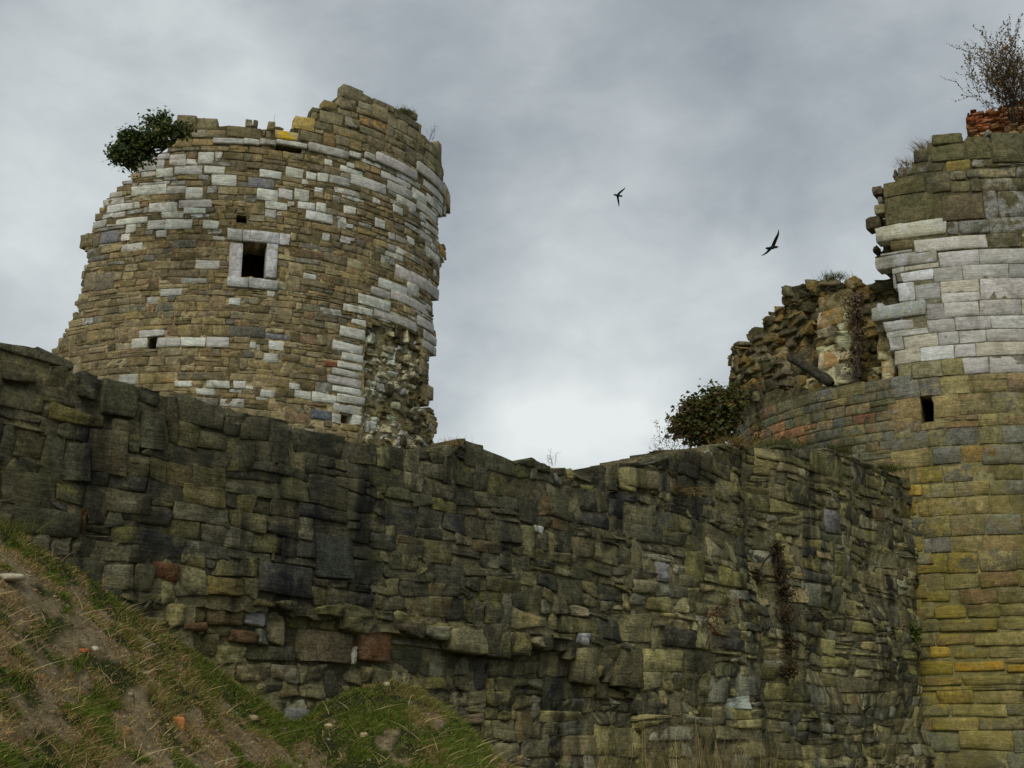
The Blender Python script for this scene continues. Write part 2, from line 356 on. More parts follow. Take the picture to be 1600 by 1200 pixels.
def core(surf, S0, S1, Z0, Z1, cs, depfun, T, colfun, jit=.3, seed=3, jd=.04, cont=False):
    """solid wall mass behind the facing, as a jittered block grid. depfun(s,z)-> front depth or nan where nothing stands"""
    ns, nz = int((S1-S0)/cs), int((Z1-Z0)/cs); se = S0+np.arange(ns+1)*cs; ze = Z0+np.arange(nz+1)*cs
    sc, zc = np.meshgrid((se[1:]+se[:-1])/2, (ze[1:]+ze[:-1])/2, indexing='ij'); D = depfun(sc, zc)
    
    if not cont: D = np.round(D/.04)*.04
    r = np.random.default_rng(seed); J = r.uniform(-jit, jit, (ns+1, nz+1, 2))*cs; JD = r.uniform(-jd, jd, (ns+1, nz+1))
    DV = depfun(*np.meshgrid(se, ze, indexing='ij')) if cont else None
    GS = se[:, None]+J[..., 0]; GZ = ze[None]+J[..., 1]
    V = []; Q = []; n = 0
    def quad(I, dep):
        nonlocal n
        gs = np.stack([GS[i] for i in I], -1); gz = np.stack([GZ[i] for i in I], -1); jd = np.stack([JD[i] for i in I], -1)
        return gs, gz, jd
    ok = ~np.isnan(D); i, j = np.nonzero(ok); d = D[i, j]; lst = []
    cor = [(i, j), (i+1, j), (i+1, j+1), (i, j+1)]
    def add(cors, deps):
        if DV is not None:
            dd2 = []
            for a, q in zip(cors, deps):
                v = DV[a]; dd2.append(np.where(np.isnan(v) | (np.abs(v-q) > .08), q, v))
            deps = dd2
        P = np.stack([surf.xyz(GS[a], GZ[a], dd + JD[a]) for a, dd in zip(cors, deps)], 1); lst.append(P)
    add(cor, [d]*4); add(cor[::-1], [d*0+T]*4)
    DP = np.full((ns+2, nz+2), np.nan); DP[1:-1, 1:-1] = D
    for (di, dj, e0, e1) in ((-1, 0, (0, 0), (0, 1)), (1, 0, (1, 1), (1, 0)), (0, -1, (1, 0), (0, 0)), (0, 1, (0, 1), (1, 1))):
        nd = DP[i+1+di, j+1+dj]; nd = np.where(np.isnan(nd), T, nd); m = nd > d+(.06 if cont else .01)
        a = (i[m]+e0[0], j[m]+e0[1]); b = (i[m]+e1[0], j[m]+e1[1])
        add([a, b, b, a], [d[m], d[m], nd[m], nd[m]])
    P = np.concatenate(lst).reshape(-1, 3); Q = np.arange(len(P)).reshape(-1, 4)
    X, Y = proj(P); c1, c2 = colfun(X, Y)
    return P, Q, c1, c2
def pick(r, p, n, w=None):
    return p[r.choice(len(p), n, p=None if w is None else np.array(w)/sum(w))]
def vary(r, c, a=.16):
    return np.clip(c*np.exp(r.normal(0, a, (len(c), 1)))*np.exp(r.normal(0, .014, c.shape)), 0, .85)
def with_a(c, a): return np.hstack([c, np.broadcast_to(np.asarray(a, float).reshape(-1, 1), (len(c), 1))])

# ================================================================== LEFT ROUND TOWER
LT_POLY = [(275,180),(310,177),(330,184),(345,190),(372,194),(395,189),(412,197),(430,193),(455,200),(462,186),(480,182),(487,168),(512,168),(518,160),(532,155),
 (535,138),(550,134),(567,138),(570,149),(585,148),(600,157),(610,168),(640,172),(650,180),(656,188),(660,205),(668,215),(680,222),(690,238),(694,275),(694,286),
 (696,296),(708,300),(709,322),(697,333),(684,336),(686,380),(697,385),(697,400),(688,422),(686,455),(672,459),(678,480),(678,515),(682,520),(682,548),(672,552),
 (670,600),(678,602),(676,625),(665,635),(678,642),(686,662),(679,690),(690,700),(690,900),(60,900),(80,545),(90,535),(100,518),(108,500),(122,484),(113,476),(124,462),
 (126,440),(127,425),(136,405),(133,392),(124,385),(125,370),(150,358),(148,340),(160,315),(180,297),(185,288),(203,276),(216,257),(235,240),(268,232),(272,218),(268,205)]
LT_HOLES = [(380,379,416,433),(231,528,244,545),(534,646,551,662),(369,337,386,349),(434,229,470,237)]
W_ = (176,172,158); WG = (154,151,141); DG = (92,92,92); BG = (84,88,92); RD = (112,66,44); OR = (156,120,44)
LT_X = [(310,237,334,256,W_),(265,241,291,259,W_),(239,240,265,249,WG),(215,250,257,267,WG),(244,262,271,277,W_),(272,258,317,273,WG),(319,259,351,271,W_),
 (330,273,369,290,W_),(405,266,440,278,W_),(387,278,429,293,DG),(206,289,260,304,W_),(290,292,317,311,W_),(401,295,435,314,W_),(435,295,457,311,WG),(460,296,483,313,W_),
 (160,309,194,319,WG),(167,319,207,330,W_),(232,316,277,331,W_),(279,312,331,324,WG),(414,315,449,327,W_),(414,327,432,340,WG),(176,331,195,340,WG),(181,340,230,350,W_),
 (252,331,287,341,W_),(287,324,322,335,W_),(196,350,212,364,W_),(230,344,257,359,WG),(257,342,300,358,W_),(317,344,342,358,W_),(145,344,166,356,WG),(157,360,186,380,DG),
 (244,360,261,371,WG),(189,365,202,377,W_),(507,249,520,259,W_),(532,262,568,273,W_),(542,253,554,262,W_),(479,269,495,282,W_),(496,270,514,284,W_),(515,275,547,289,WG),
 (548,279,604,295,WG),(605,288,643,304,WG),(644,298,667,316,W_),(662,290,692,304,WG),(667,311,692,326,WG),(620,310,651,322,W_),(651,322,682,336,WG),(596,273,636,285,WG),
 (465,316,492,328,W_),(494,317,509,331,W_),(478,331,520,346,W_),(537,322,556,335,W_),(586,342,601,357,W_),(614,322,630,335,W_),(541,350,552,357,WG),(607,364,617,375,W_),
 (636,370,647,382,W_),(655,362,672,375,WG),(665,392,687,406,W_),(665,351,684,363,W_),(504,364,515,377,WG),(531,374,548,380,WG),(617,428,686,446,WG),(591,440,637,456,W_),
 (580,451,610,464,WG),(611,462,666,477,WG),(560,464,610,480,W_),(536,478,582,490,W_),(584,489,651,505,WG),(652,498,678,514,WG),(550,498,572,508,W_),(531,512,572,529,W_),
 (661,520,682,534,WG),(661,536,682,549,WG),(520,536,567,550,W_),(534,552,569,565,W_),(527,566,567,577,W_),(519,578,562,588,WG),(511,589,565,602,WG),(519,604,564,616,W_),
 (487,615,526,630,W_),(526,618,570,631,WG),(521,633,566,645,WG),(519,647,533,661,WG),(552,648,565,664,W_),(486,640,519,656,BG),(420,532,444,547,W_),(411,552,434,565,W_),
 (406,609,430,621,W_),(460,610,486,622,W_),(452,599,469,609,W_),(473,427,494,437,W_),(417,454,430,464,W_),(506,564,527,574,RD),(415,521,452,530,DG),(357,464,376,477,W_),
 (250,451,284,462,WG),(205,528,230,544,W_),(245,527,283,542,WG),(283,527,321,542,W_),(322,526,358,543,WG),(217,516,257,527,WG),(390,534,400,545,W_),(272,595,299,605,W_),
 (322,594,359,607,W_),(307,607,337,617,W_),(365,595,384,607,WG),(430,205,466,218,OR),(460,183,492,203,(150,130,70)),(276,180,306,202,(98,88,62)),(308,184,340,202,(104,94,66)),
 (297,202,353,214,(106,94,68)),(355,198,408,214,(100,90,64)),(535,136,568,156,(98,92,68)),(505,158,528,170,(120,104,56)),(500,175,536,194,(112,104,78)),(540,184,562,200,(104,96,68)),
 (582,166,606,188,(118,108,76)),(560,160,582,172,(112,106,84)),(695,299,708,322,(128,100,50)),(686,384,697,399,(134,100,50)),(668,603,677,624,(120,106,76)),(125,366,145,386,(96,88,62)),
 (470,206,503,223,(98,90,66)),(505,209,525,228,(110,92,60)),(131,425,150,455,(108,96,72)),(150,425,178,453,(98,92,76)),
 (300,217,333,228,(128,108,72)),(262,219,300,231,(122,104,68)),(333,217,381,226,WG),(381,218,405,227,W_),(405,219,432,228,WG),(432,221,480,230,W_),(481,229,544,243,WG),
 (545,238,562,247,W_),(570,240,585,250,WG),(587,251,650,266,WG),(651,268,694,284,WG)]
LT_PATCH = [(572,512),(600,505),(655,520),(660,560),(662,600),(664,640),(680,700),(680,760),(566,760),(565,664),(570,600),(568,560)]
def lt_cols(X, Y, r, n):
    p = pal((116,103,74),(107,96,69),(120,106,72),(98,93,73),(106,89,66),(128,118,92),(94,91,80),(112,97,66),(103,92,68))
    c = pick(r, p, n, [4,4,3,2,2,1.5,1.5,2,3])
    zone = np.zeros(n)
    for pl, pr in (([(150,318),(215,250),(350,238),(352,362),(150,392)], .42), ([(585,240),(700,268),(700,345),(612,330)], .5), ([(640,340),(700,340),(690,520),(560,500),(570,450)], .45),
                   ([(270,588),(520,600),(520,640),(400,625)], .3), ([(400,262),(580,262),(560,350),(400,345)], .22)): zone = np.where(inpoly(X, Y, pl), pr, zone)
    c = np.where((r.random(n) < zone)[:, None], pick(r, pal(W_, WG, (140,138,128), g=GAIN*.97), n), c)
    top = (Y < 225+np.maximum(0, X-480)*.25)
    c = np.where((top & (r.random(n) < .8))[:, None], pick(r, pal((108,100,74),(98,92,68),(112,104,80),(92,86,62)), n), c)
    c = np.where((r.random(n) < .035)[:, None] & ~top[:, None], pal((150,148,138))[0], c)
    c = np.where((inpoly(X, Y, LT_PATCH))[:, None], pick(r, pal((150,140,112),(96,88,58),(70,66,46),(120,108,76),(168,158,130),(84,80,60)), n), c)
    c2 = pick(r, pal((74,68,44),(126,108,66),(128,118,92),(84,80,66)), n, [4,1,2,2])
    lich = top & (r.random(n) < .06); c2 = np.where(lich[:, None], pal((168,122,40))[0], c2)
    return c, with_a(c2, r.uniform(.2, .9, n))
def build_left_tower():
    r = np.random.default_rng(21); s = LTS
    zs = [s.sz(395, 760)[1]]; y = 760; ztop = s.sz(395, 100)[1]
    zbig = s.sz(395, 222)[1]
    while zs[-1] < ztop: zs.append(zs[-1]+(r.uniform(.24, .36) if zs[-1] > zbig else r.choice([.14,.17,.20,.23,.26,.31], p=[.1,.2,.26,.22,.14,.08])))
    C = layout(-9.0, 9.4, zs, lambda a, b, h: r.choice([.26,.36,.48,.62])*(1.0+.3*(h > .24)), wob=.025, wfreq=.5, jump=.05, split=.13, seed=4)
    root = empty('round_tower', (*LTC, 0), 'tall ruined round tower of brown and white stone with a white-framed window', 'tower')
    ex = [rect_sz(s, *e[:4]) for e in LT_X]; holes = [rect_sz(s, *e) for e in LT_HOLES]; frame = rect_sz(s, 355, 360, 453, 381), rect_sz(s, 357, 381, 433, 451)
    C = carve(C, ex+holes+list(frame)); C = clip_poly(s, C, LT_POLY)
    zc = C[:, :, 1].mean(1); sc = C[:, :, 0].mean(1); X, Y = s.px(sc, zc); n = len(C)
    c1, c2 = lt_cols(X, Y, r, n); c1 = vary(r, c1)
    patch = inpoly(X, Y, LT_PATCH)
    off = r.normal(0, .008, n) + np.where(patch, .38, 0)
    Cp = C[patch]; Cn = C[~patch]
    # a fallen-facing patch is made of smaller broken stones
    V1 = stones(s, Cn, off[~patch], c1[~patch], c2[~patch], gap=.009, bev=.010, rough=.007, tilt=.006, seed=2, cj=.013)
    S0, S1 = s.sz(565, 600)[0], s.sz(690, 600)[0]
    zz = [s.sz(600, 770)[1]]
    while zz[-1] < s.sz(600, 500)[1]: zz.append(zz[-1]+r.uniform(.09, .2))
    Cq = layout(S0, S1, zz, lambda a, b, h: .28, wob=.05, jump=.1, split=.2, seed=9); Cq = clip_poly(s, Cq, LT_PATCH); Cq = Cq[r.random(len(Cq)) < .86]
    Xq, Yq = s.px(Cq[:, :, 0].mean(1), Cq[:, :, 1].mean(1)); q1, q2 = lt_cols(Xq, Yq, r, len(Cq))
    blot = fbm(Xq/22, Yq/22, 5) > .41
    q1 = np.where(blot[:, None], pick(r, pal((176,166,138),(160,150,120),(188,180,156)), len(Cq)), pick(r, pal((82,76,50),(62,58,40),(98,88,58),(74,74,62)), len(Cq)))
    V2 = stones(s, Cq, .13+.14*(fbm(Xq/26, Yq/26, 15)-.5)+r.normal(0, .05, len(Cq)), vary(r, q1, .15), q2, gap=.0, bev=.03, rough=.02, tilt=.03, seed=8, cj=.02, rnd=.8)
    # the listed pale blocks
    Ce = np.array([[(a, c), (b, c), (b, d), (a, d)] for a, b, c, d in ex]); ec = np.array([e[4] for e in LT_X])
    e1 = vary(r, pal(*[tuple(v) for v in ec], g=GAIN*.97), .05); e2 = with_a(pick(r, pal((120,118,104),(150,150,144),(104,98,78)), len(Ce)), r.uniform(.1, .55, len(Ce)))
    e2[-25:, :3] = np.where(r.random((25, 1)) < .5, e2[-25:, :3], pal((104,98,78))[0])
    orr = [i for i, e in enumerate(LT_X) if e[4] == OR]
    for i in orr: e1[i] = pal((140,132,100))[0]; e2[i] = np.append(pal((190,138,30))[0], 1)
    eo = np.full(len(Ce), -.008) + r.normal(0, .008, len(Ce)); eo[-9:] = -.07
    V3 = stones(s, Ce, eo, e1, e2, gap=.005, bev=.013, rough=.006, tilt=.006, seed=5, cj=.010, rnd=.6)
    parts = [V1, V2, V3]; nv = np.cumsum([0]+[len(p[0]) for p in parts])
    mesh('stone_facing', np.concatenate([p[0] for p in parts]), np.concatenate([p[1]+nv[i] for i, p in enumerate(parts)]), M_LT, root,
         {'Col': np.concatenate([p[2] for p in parts]), 'Col2': np.concatenate([p[3] for p in parts])})
    def dep(S, Z):
        X, Y = s.px(S, Z); d = np.where(inpoly(X, Y, LT_POLY), .022, np.nan)
        # top of the mass a little lower than the facing
        X2, Y2 = s.px(S, Z+.12); d = np.where(inpoly(X2, Y2, LT_POLY), d, np.nan)
        X3, Y3 = s.px(S+.1, Z); X4, Y4 = s.px(S-.1, Z); d = np.where(inpoly(X3, Y3, LT_POLY) & inpoly(X4, Y4, LT_POLY), d, np.nan)
        d = np.where(inpoly(X, Y, LT_PATCH) & ~np.isnan(d), .17, d)
        for k, (a, b, c, e) in enumerate(holes):
            d = np.where((S > a-.03) & (S < b+.03) & (Z > c-.03) & (Z < e+.03), .6 if k == 4 else np.nan, d)
        return d
    def dep_in(S, Z):
        X, Y = s.px(S, Z+.3); X3, Y3 = s.px(S+.35, Z); X4, Y4 = s.px(S-.35, Z)
        d = np.where(inpoly(X, Y, LT_POLY) & inpoly(X3, Y3, LT_POLY) & inpoly(X4, Y4, LT_POLY), .92, np.nan)
        for (a, b, c, e) in holes[:4]: d = np.where((S > a-.7) & (S < b+.7) & (Z > c-.3) & (Z < e+.7), 3.9, d)
        return d
    def col(X, Y):
        n = len(X); m = fbm(X/60, Y/60, 9)
        c = np.where(((Y > 380) & (Y < 700) & (m > .40))[:, None], pal((142,128,94))[0], pal((86,76,50))[0])
        c = np.where((Y < 240)[:, None], pal((62,56,38))[0], c); c = np.where(inpoly(X, Y, LT_PATCH)[:, None], pal((122,112,82))[0], c)
        return c, with_a(np.tile(pal((88,78,52)), (n, 1)), .7)
    P, Q, a, b = core(s, -9.2, 9.6, s.sz(395, 765)[1], s.sz(395, 110)[1], .11, dep, .95, col, jit=.22, jd=.012, cont=True)
    # openings keep the core colours; hollow rooms in the inner mass make them dark
    mesh('wall_core', P, Q, M_LT, root, {'Col': a, 'Col2': b}, smooth=False)
    P, Q, a, b = core(s, -9.2, 9.6, s.sz(395, 765)[1], s.sz(395, 110)[1], .3, dep_in, 4.6, col, jit=.1)
    mesh('inner_mass', P, Q, M_LT, root, {'Col': a, 'Col2': b}, smooth=False)
    # window surround
    win = empty('window', s.xyz(*[np.array(v) for v in (s.sz(398, 433)[0], s.sz(398, 433)[1], 0.)])-np.array([*LTC, 0])); win.parent = root
    for nm, rc, o in (('lintel', (355,361,453,379), -.05), ('jamb', (358,380,379,434), -.03), ('jamb', (416,380,434,434), -.035), ('sill', (355,435,434,451), -.06)):
        a, b, c, d = rect_sz(s, *rc)
        if nm == 'lintel':
            xs = [a, a+(b-a)*.24, a+(b-a)*.36, a+(b-a)*.83, b]; Cc = np.array([[(p, c), (q, c), (q, d), (p, d)] for p, q in zip(xs[:-1], xs[1:])])
        elif nm == 'sill': xs = [a, a+(b-a)*.42, b]; Cc = np.array([[(p, c), (q, c), (q, d), (p, d)] for p, q in zip(xs[:-1], xs[1:])])
        else: Cc = np.array([[(a, c), (b, c), (b, d), (a, d)]])
        k = len(Cc); V, Qd, v1, v2 = stones(s, Cc, np.full(k, o), vary(r, np.tile(pal((164,164,160), g=GAIN*.97), (k, 1)), .05), with_a(np.tile(pal((112,108,92)), (k, 1)), .5), gap=.004, bev=.015, rough=.005, tilt=.004, depth=.5, cj=.004, seed=7)
        mesh(nm, V, Qd, M_LT, win, {'Col': v1, 'Col2': v2})
    return root
build_left_tower()

# ================================================================== RIGHT ROUND TOWER
RT_POLY = [(2200,200),(1600,206),(1550,206),(1513,211),(1455,206),(1450,226),(1430,232),(1425,254),(1410,262),(1400,268),(1382,276),(1378,290),(1364,293),(1372,322),(1352,342),
 (1357,360),(1366,366),(1366,375),(1354,396),(1360,410),(1366,417),(1392,420),(1393,440),(1400,442),(1400,473),(1362,475),(1362,497),(1380,499),(1380,518),(1382,520),(1382,538),
 (1397,540),(1397,561),(1403,563),(1403,587),(1376,590),(1173,607),(1140,612),(1140,1400),(2200,1400)]
TER = [(1100,560),(1398,560),(1398,1400),(1100,1400)]
RROWS = [1260,1235,1205,1174,1142,1122,1101,1080,1072,1055,1030,1010,988,967,946,921,897,864,839,806,777,754,726,697,670,651,617,587,561,539,518,497,473,440,417,393,368,345,302,283,266,252,226,206,180]
RT_X = [(1366,347,1481,372,(168,165,152)),(1428,370,1543,391,(160,158,146)),(1402,441,1431,472,(184,183,174)),(1478,251,1516,266,(124,110,58)),(1455,207,1504,225,(80,78,52)),
 (1455,228,1507,253,(84,82,56)),(1510,214,1547,249,(82,80,54)),(1550,207,1606,255,(78,74,52)),(1428,233,1451,254,(70,68,50)),(1382,304,1460,348,(86,82,56)),(1472,304,1537,344,(80,72,54)),
 (1447,272,1485,302,(88,84,64)),(1487,284,1516,301,(86,84,60)),(1380,278,1446,303,(82,76,50)),(1390,373,1427,391,(92,80,54)),(1363,290,1378,306,(50,44,36)),(1352,338,1374,358,(52,42,34)),
 (1366,395,1464,416,(150,150,144)),(1362,474,1448,497,(138,138,132)),(1380,499,1428,517,(148,148,142)),(1370,473,1380,498,(140,140,134)),
 (1533,695,1600,727,(98,96,86)),(1455,698,1502,725,(98,97,88)),(1503,697,1555,725,(124,100,58)),(1405,864,1480,898,(116,104,44)),(1412,780,1432,806,(122,102,44)),(1406,757,1440,777,(126,106,44)),
 (1490,1033,1570,1049,(148,112,34)),(1572,1037,1640,1050,(148,112,34)),(1460,946,1510,966,(122,106,44)),(1452,1010,1485,1028,(136,112,32)),(1416,923,1486,941,(112,98,46)),(1425,1033,1490,1056,(128,112,40)),
 (1407,839,1442,863,(112,100,44)),(1454,839,1487,864,(98,96,86))]
def rt_cols(X, Y, r, n):
    tp = pal((88,82,58),(78,73,52),(96,87,60),(82,80,66),(70,64,46)); wh = pal((158,155,145),(148,145,136),(166,163,154),(136,134,126),(152,146,128))
    md = pal((112,103,68),(102,97,68),(96,96,84),(116,104,68),(106,90,62),(104,98,66),(92,91,80)); lo = pal((104,97,58),(92,86,56),(116,106,66),(84,80,60),(102,84,54),(96,96,76))
    te = pal((88,86,66),(78,78,62),(96,92,70),(104,96,68),(92,84,62),(84,86,78),(72,70,54),(104,76,56))
    c = np.where((Y < 393)[:, None], pick(r, tp, n), pick(r, wh, n, [4,4,2,2,1]))
    c = np.where(((Y > 587) | ((Y > 561) & (X < 1510)))[:, None], pick(r, md, n), c)
    c = np.where((Y > 870)[:, None], pick(r, lo, n), c)
    c = np.where((inpoly(X, Y, TER))[:, None], pick(r, te, n, [3,3,3,2,2,2,2,.8]), c)
    c = np.where((inpoly(X, Y, TER) & (Y > 664) & (Y < 690) & (X < 1265) & (X > 1180))[:, None], pal((116,84,56))[0], c)
    ylw = (Y > 740) & (X < 1560) & (r.random(n) < .42)
    c2 = np.where((Y < 590)[:, None], pick(r, pal((112,108,92),(126,126,120),(140,128,90)), n), pick(r, pal((84,78,48),(118,106,66),(78,76,66),(104,84,56)), n))
    c2 = np.where(ylw[:, None], pal((122,106,44))[0], c2)
    a = np.where((Y < 590) & (Y > 393), .22, .75)*r.uniform(.4, 1.2, n)
    return c, with_a(c2, np.clip(a, 0, 1))
def build_right_tower():
    r = np.random.default_rng(31); s = RTS
    root = empty('round_tower', (*RTC, 0), 'ruined round tower at the right edge with broad band of white ashlar', 'tower')
    zr = [s.sz(1480, y)[1] for y in RROWS]
    def wf(a, z, h):
        y = s.px(np.array([a]), np.array([z]))[1][0]
        return .72 if y < 600 else (.56 if y < 870 else .82)
    hole = rect_sz(s, 1441, 619, 1459, 661); sT = s.sz(1398, 620)[0]
    C = layout(sT, 8.5, zr, wf, wob=.012, jump=.0, split=.03, seed=14)
    zt = [s.sz(1379, 592)[1]]
    while zt[-1] > 1: zt.append(zt[-1]-r.uniform(.19, .27))
    Ct = layout(-9.2, sT, zt[::-1], lambda a, b, h: .46, wob=.015, jump=.02, split=.04, seed=15)
    # rubbly back-set stones at the broken left edge
    zu = [zt[0]+.02]
    while zu[-1] < s.sz(1380, 270)[1]: zu.append(zu[-1]+r.uniform(.1, .2))
    Cu = layout(s.sz(1350, 400)[0], sT, zu, lambda a, b, h: .3, wob=.02, seed=16)
    ex = [rect_sz(s, *e[:4]) for e in RT_X]
    C = carve(C, ex+[hole]); C = clip_poly(s, C, RT_POLY); Ct = clip_poly(s, Ct, RT_POLY)
    Cu = clip_poly(s, carve(Cu, ex), [(1500,200)]+RT_POLY[3:36]+[(1500,600)])
    C1 = np.concatenate([C, Ct]); X, Y = s.px(C1[:, :, 0].mean(1), C1[:, :, 1].mean(1)); n = len(C1)
    c1, c2 = rt_cols(X, Y, r, n); c1 = vary(r, c1, .12)
    off = r.normal(0, .006, n)*np.where(Y > 870, 2, 1); low = (Y > 870) | (Y < 393)
    A = stones(s, C1[~low], off[~low], c1[~low], c2[~low], gap=.007, bev=.009, rough=.005, tilt=.004, seed=2, cj=.008)
    B = stones(s, C1[low], off[low]-.02, c1[low], c2[low], gap=.009, bev=.022, rough=.011, tilt=.010, seed=3, cj=.016, rnd=.9)
    Xu, Yu = s.px(Cu[:, :, 0].mean(1), Cu[:, :, 1].mean(1))
    ushift = .35+r.normal(0, .1, len(Cu))
    U = stones(s, Cu, ushift, vary(r, pick(r, pal((64,56,42),(80,70,48),(52,46,36),(96,86,58)), len(Cu)), .2), with_a(pick(r, pal((50,46,32),(100,90,50)), len(Cu)), .6), gap=.01, bev=.05, rough=.025, tilt=.04, seed=4, cj=.03, rnd=1)
    Ce = np.array([[(a, c), (b, c), (b, d), (a, d)] for a, b, c, d in ex]); m = len(Ce)
    E = stones(s, Ce, r.normal(-.02, .01, m), vary(r, pal(*[e[4] for e in RT_X], g=GAIN*.92), .04), with_a(pick(r, pal((112,104,72),(90,84,56),(150,130,70)), m), r.uniform(.1, .5, m)), gap=.009, bev=.022, rough=.010, tilt=.01, seed=6, cj=.012, rnd=.7)
    parts = [A, B, U, E]; nv = np.cumsum([0]+[len(p[0]) for p in parts])
    mesh('stone_facing', np.concatenate([p[0] for p in parts]), np.concatenate([p[1]+nv[i] for i, p in enumerate(parts)]), M_RT, root,
         {'Col': np.concatenate([p[2] for p in parts]), 'Col2': np.concatenate([p[3] for p in parts])})
    def dep(S, Z):
        X, Y = s.px(S, Z); d = np.where(inpoly(X, Y, RT_POLY) | (S > 1.8), .018, np.nan)
        d = np.where((X < 1402) & (Y < 590) & ~np.isnan(d), .5, d)
        X2, Y2 = s.px(S, Z+.12); d = np.where(inpoly(X2, Y2, RT_POLY) | (S > 6), d, np.nan)
        X3, Y3 = s.px(S-.1, Z); d = np.where(inpoly(X3, Y3, RT_POLY) | (Y > 590), d, np.nan)
        d = np.where(Z > s.sz(1480, 206)[1], np.nan, d)
        a, b, c, e = hole; return np.where((S > a-.02) & (S < b+.02) & (Z > c-.02) & (Z < e+.02), np.nan, d)
    def dep_in(S, Z):
        X, Y = s.px(S, Z); d = np.where(((S > sT+.05) & (Z < s.sz(1480, 300)[1])) | ((S > -6) & (Z < s.sz(1480, 612)[1])), .92, np.nan)
        a, b, c, e = hole; return np.where((S > a-.35) & (S < b+.35) & (Z > c-.3) & (Z < e+.35), 3.0, d)
    def col(X, Y):
        n = len(X); c = np.where((Y > 590)[:, None], pal((112,106,72))[0], pal((70,66,50))[0])
        c = np.where(((Y > 393) & (Y <= 590))[:, None], pal((104,100,86))[0], c); c = np.where((inpoly(X, Y, TER))[:, None], pal((58,54,38))[0], c)
        return c, with_a(np.tile(pal((84,78,50)), (n, 1)), .7)
    P, Q, a, b = core(s, -9.3, 8.6, .2, zr[-1], .13, dep, .95, col, jit=.15, seed=5, jd=.008, cont=True)
    mesh('wall_core', P, Q, M_RT, root, {'Col': a, 'Col2': b}, smooth=False)
    P, Q, a, b = core(s, -9.3, 8.6, .2, zr[-1], .3, dep_in, 3.8, col, jit=.1, seed=5, jd=.008)
    mesh('inner_mass', P, Q, M_RT, root, {'Col': a, 'Col2': b}, smooth=False)
    # exposed rubble heart of the broken wall, left of the ashlar
    RUB = [(1142,625),(1143,552),(1150,540),(1170,532),(1178,515),(1194,492),(1205,478),(1214,455),(1228,444),(1255,438),(1280,432),(1300,426),(1318,432),(1345,437),(1366,422),(1405,418),(1405,625)]
    z0 = s.sz(1330, 612)[1]; zz = [z0]
    while zz[-1] < s.sz(1330, 405)[1]: zz.append(zz[-1]+r.uniform(.07, .20))
    sL = -RTR*math.radians(84); Cr = layout(sL, sT+.35, zz, lambda a, b, h: r.choice([.22,.35,.6]), wob=.06, wfreq=1.2, jump=.08, split=.1, seed=18)
    Cr = clip_poly(s, Cr, RUB); X, Y = s.px(Cr[:, :, 0].mean(1), Cr[:, :, 1].mean(1)); n = len(Cr)
    def rdep(X, Y):
        return -.02+.75*np.clip((X-1175)/110, 0, 1)+.40*(fbm(X/28, Y/28, 3)-.5) - .25*np.clip((470-Y)/40, 0, 1)
    pier = inpoly(X, Y, [(1262,470),(1318,462),(1322,600),(1262,600)]) | inpoly(X, Y, [(1358,505),(1384,505),(1384,590),(1356,590)])
    c = pick(r, pal((104,97,72),(88,82,60),(120,110,84),(76,70,54),(110,100,68),(94,86,66)), n)
    c = np.where((fbm(X/18, Y/18, 8) > .52)[:, None] & (X > 1240)[:, None] & (Y > 470)[:, None], pick(r, pal((150,130,88),(164,146,110),(128,110,70)), n), c)
    keep = ~pier; k = r.random(n) < .93; keep &= k
    d = rdep(X, Y)+r.normal(0, .028, n)
    R_ = stones(s, Cr[keep], d[keep], vary(r, c[keep], .2), with_a(pick(r, pal((60,58,30),(120,96,44),(70,66,46)), keep.sum()), .8), gap=-.015, bev=.018, rough=.020, tilt=.022, depth=.4, seed=12, cj=.035, rnd=.6)
    mesh('rubble_heart', R_[0], R_[1], M_RUB, root, {'Col': R_[2], 'Col2': R_[3]})
    # pale mortared piers still standing in it
    for (x0, y0, x1, y1, o) in ((1264,466,1318,598,.42), (1360,502,1384,586,.5)):
        a, b, c_, d_ = rect_sz(s, x0, y0, x1, y1); zz = [c_]
        while zz[-1] < d_-.1: zz.append(zz[-1]+r.uniform(.24, .5))
        Cp = layout(a+.02, b-.02, zz, lambda q, w, h: .5, wob=.03, seed=int(x0)); Cp[:, :, 0] = np.clip(Cp[:, :, 0], a, b); Cp = Cp[(Cp[:, 1, 0]-Cp[:, 0, 0]) > .06]
        t = (Cp[:, :, 1].mean(1)-c_)/(d_-c_); m = len(Cp)
        V, Q, v1, v2 = stones(s, Cp, o-.10+.12*(t-.5)+r.normal(0, .012, m), vary(r, pick(r, pal((172,158,128),(150,138,106),(180,164,126),(134,120,88)), m), .1), with_a(pick(r, pal((96,84,50),(140,104,50),(90,84,70)), m), .8), gap=-.01, bev=.03, rough=.03, tilt=.02, depth=.7, seed=13, cj=.035, rnd=1)
        mesh('mortared_pier', V, Q, M_RUB, root, {'Col': v1, 'Col2': v2})
    def dep2(S, Z):
        X, Y = s.px(S, Z); X2, Y2 = s.px(S, Z+.15)
        return np.where(inpoly(X, Y, RUB) & inpoly(X2, Y2, RUB), np.maximum(rdep(X, Y), 0)+.07, np.nan)
    P, Q, a, b = core(s, sL, sT+.6, z0-.1, zz[-1]+2, .1, dep2, 2.0, lambda X, Y: (np.tile(pal((66,58,38)), (len(X), 1)), with_a(np.tile(pal((110,96,58)), (len(X), 1)), .8)), jit=.4, seed=6)
    mesh('rubble_core', P, Q, M_RUB, root, {'Col': a, 'Col2': b}, smooth=False)
build_right_tower()

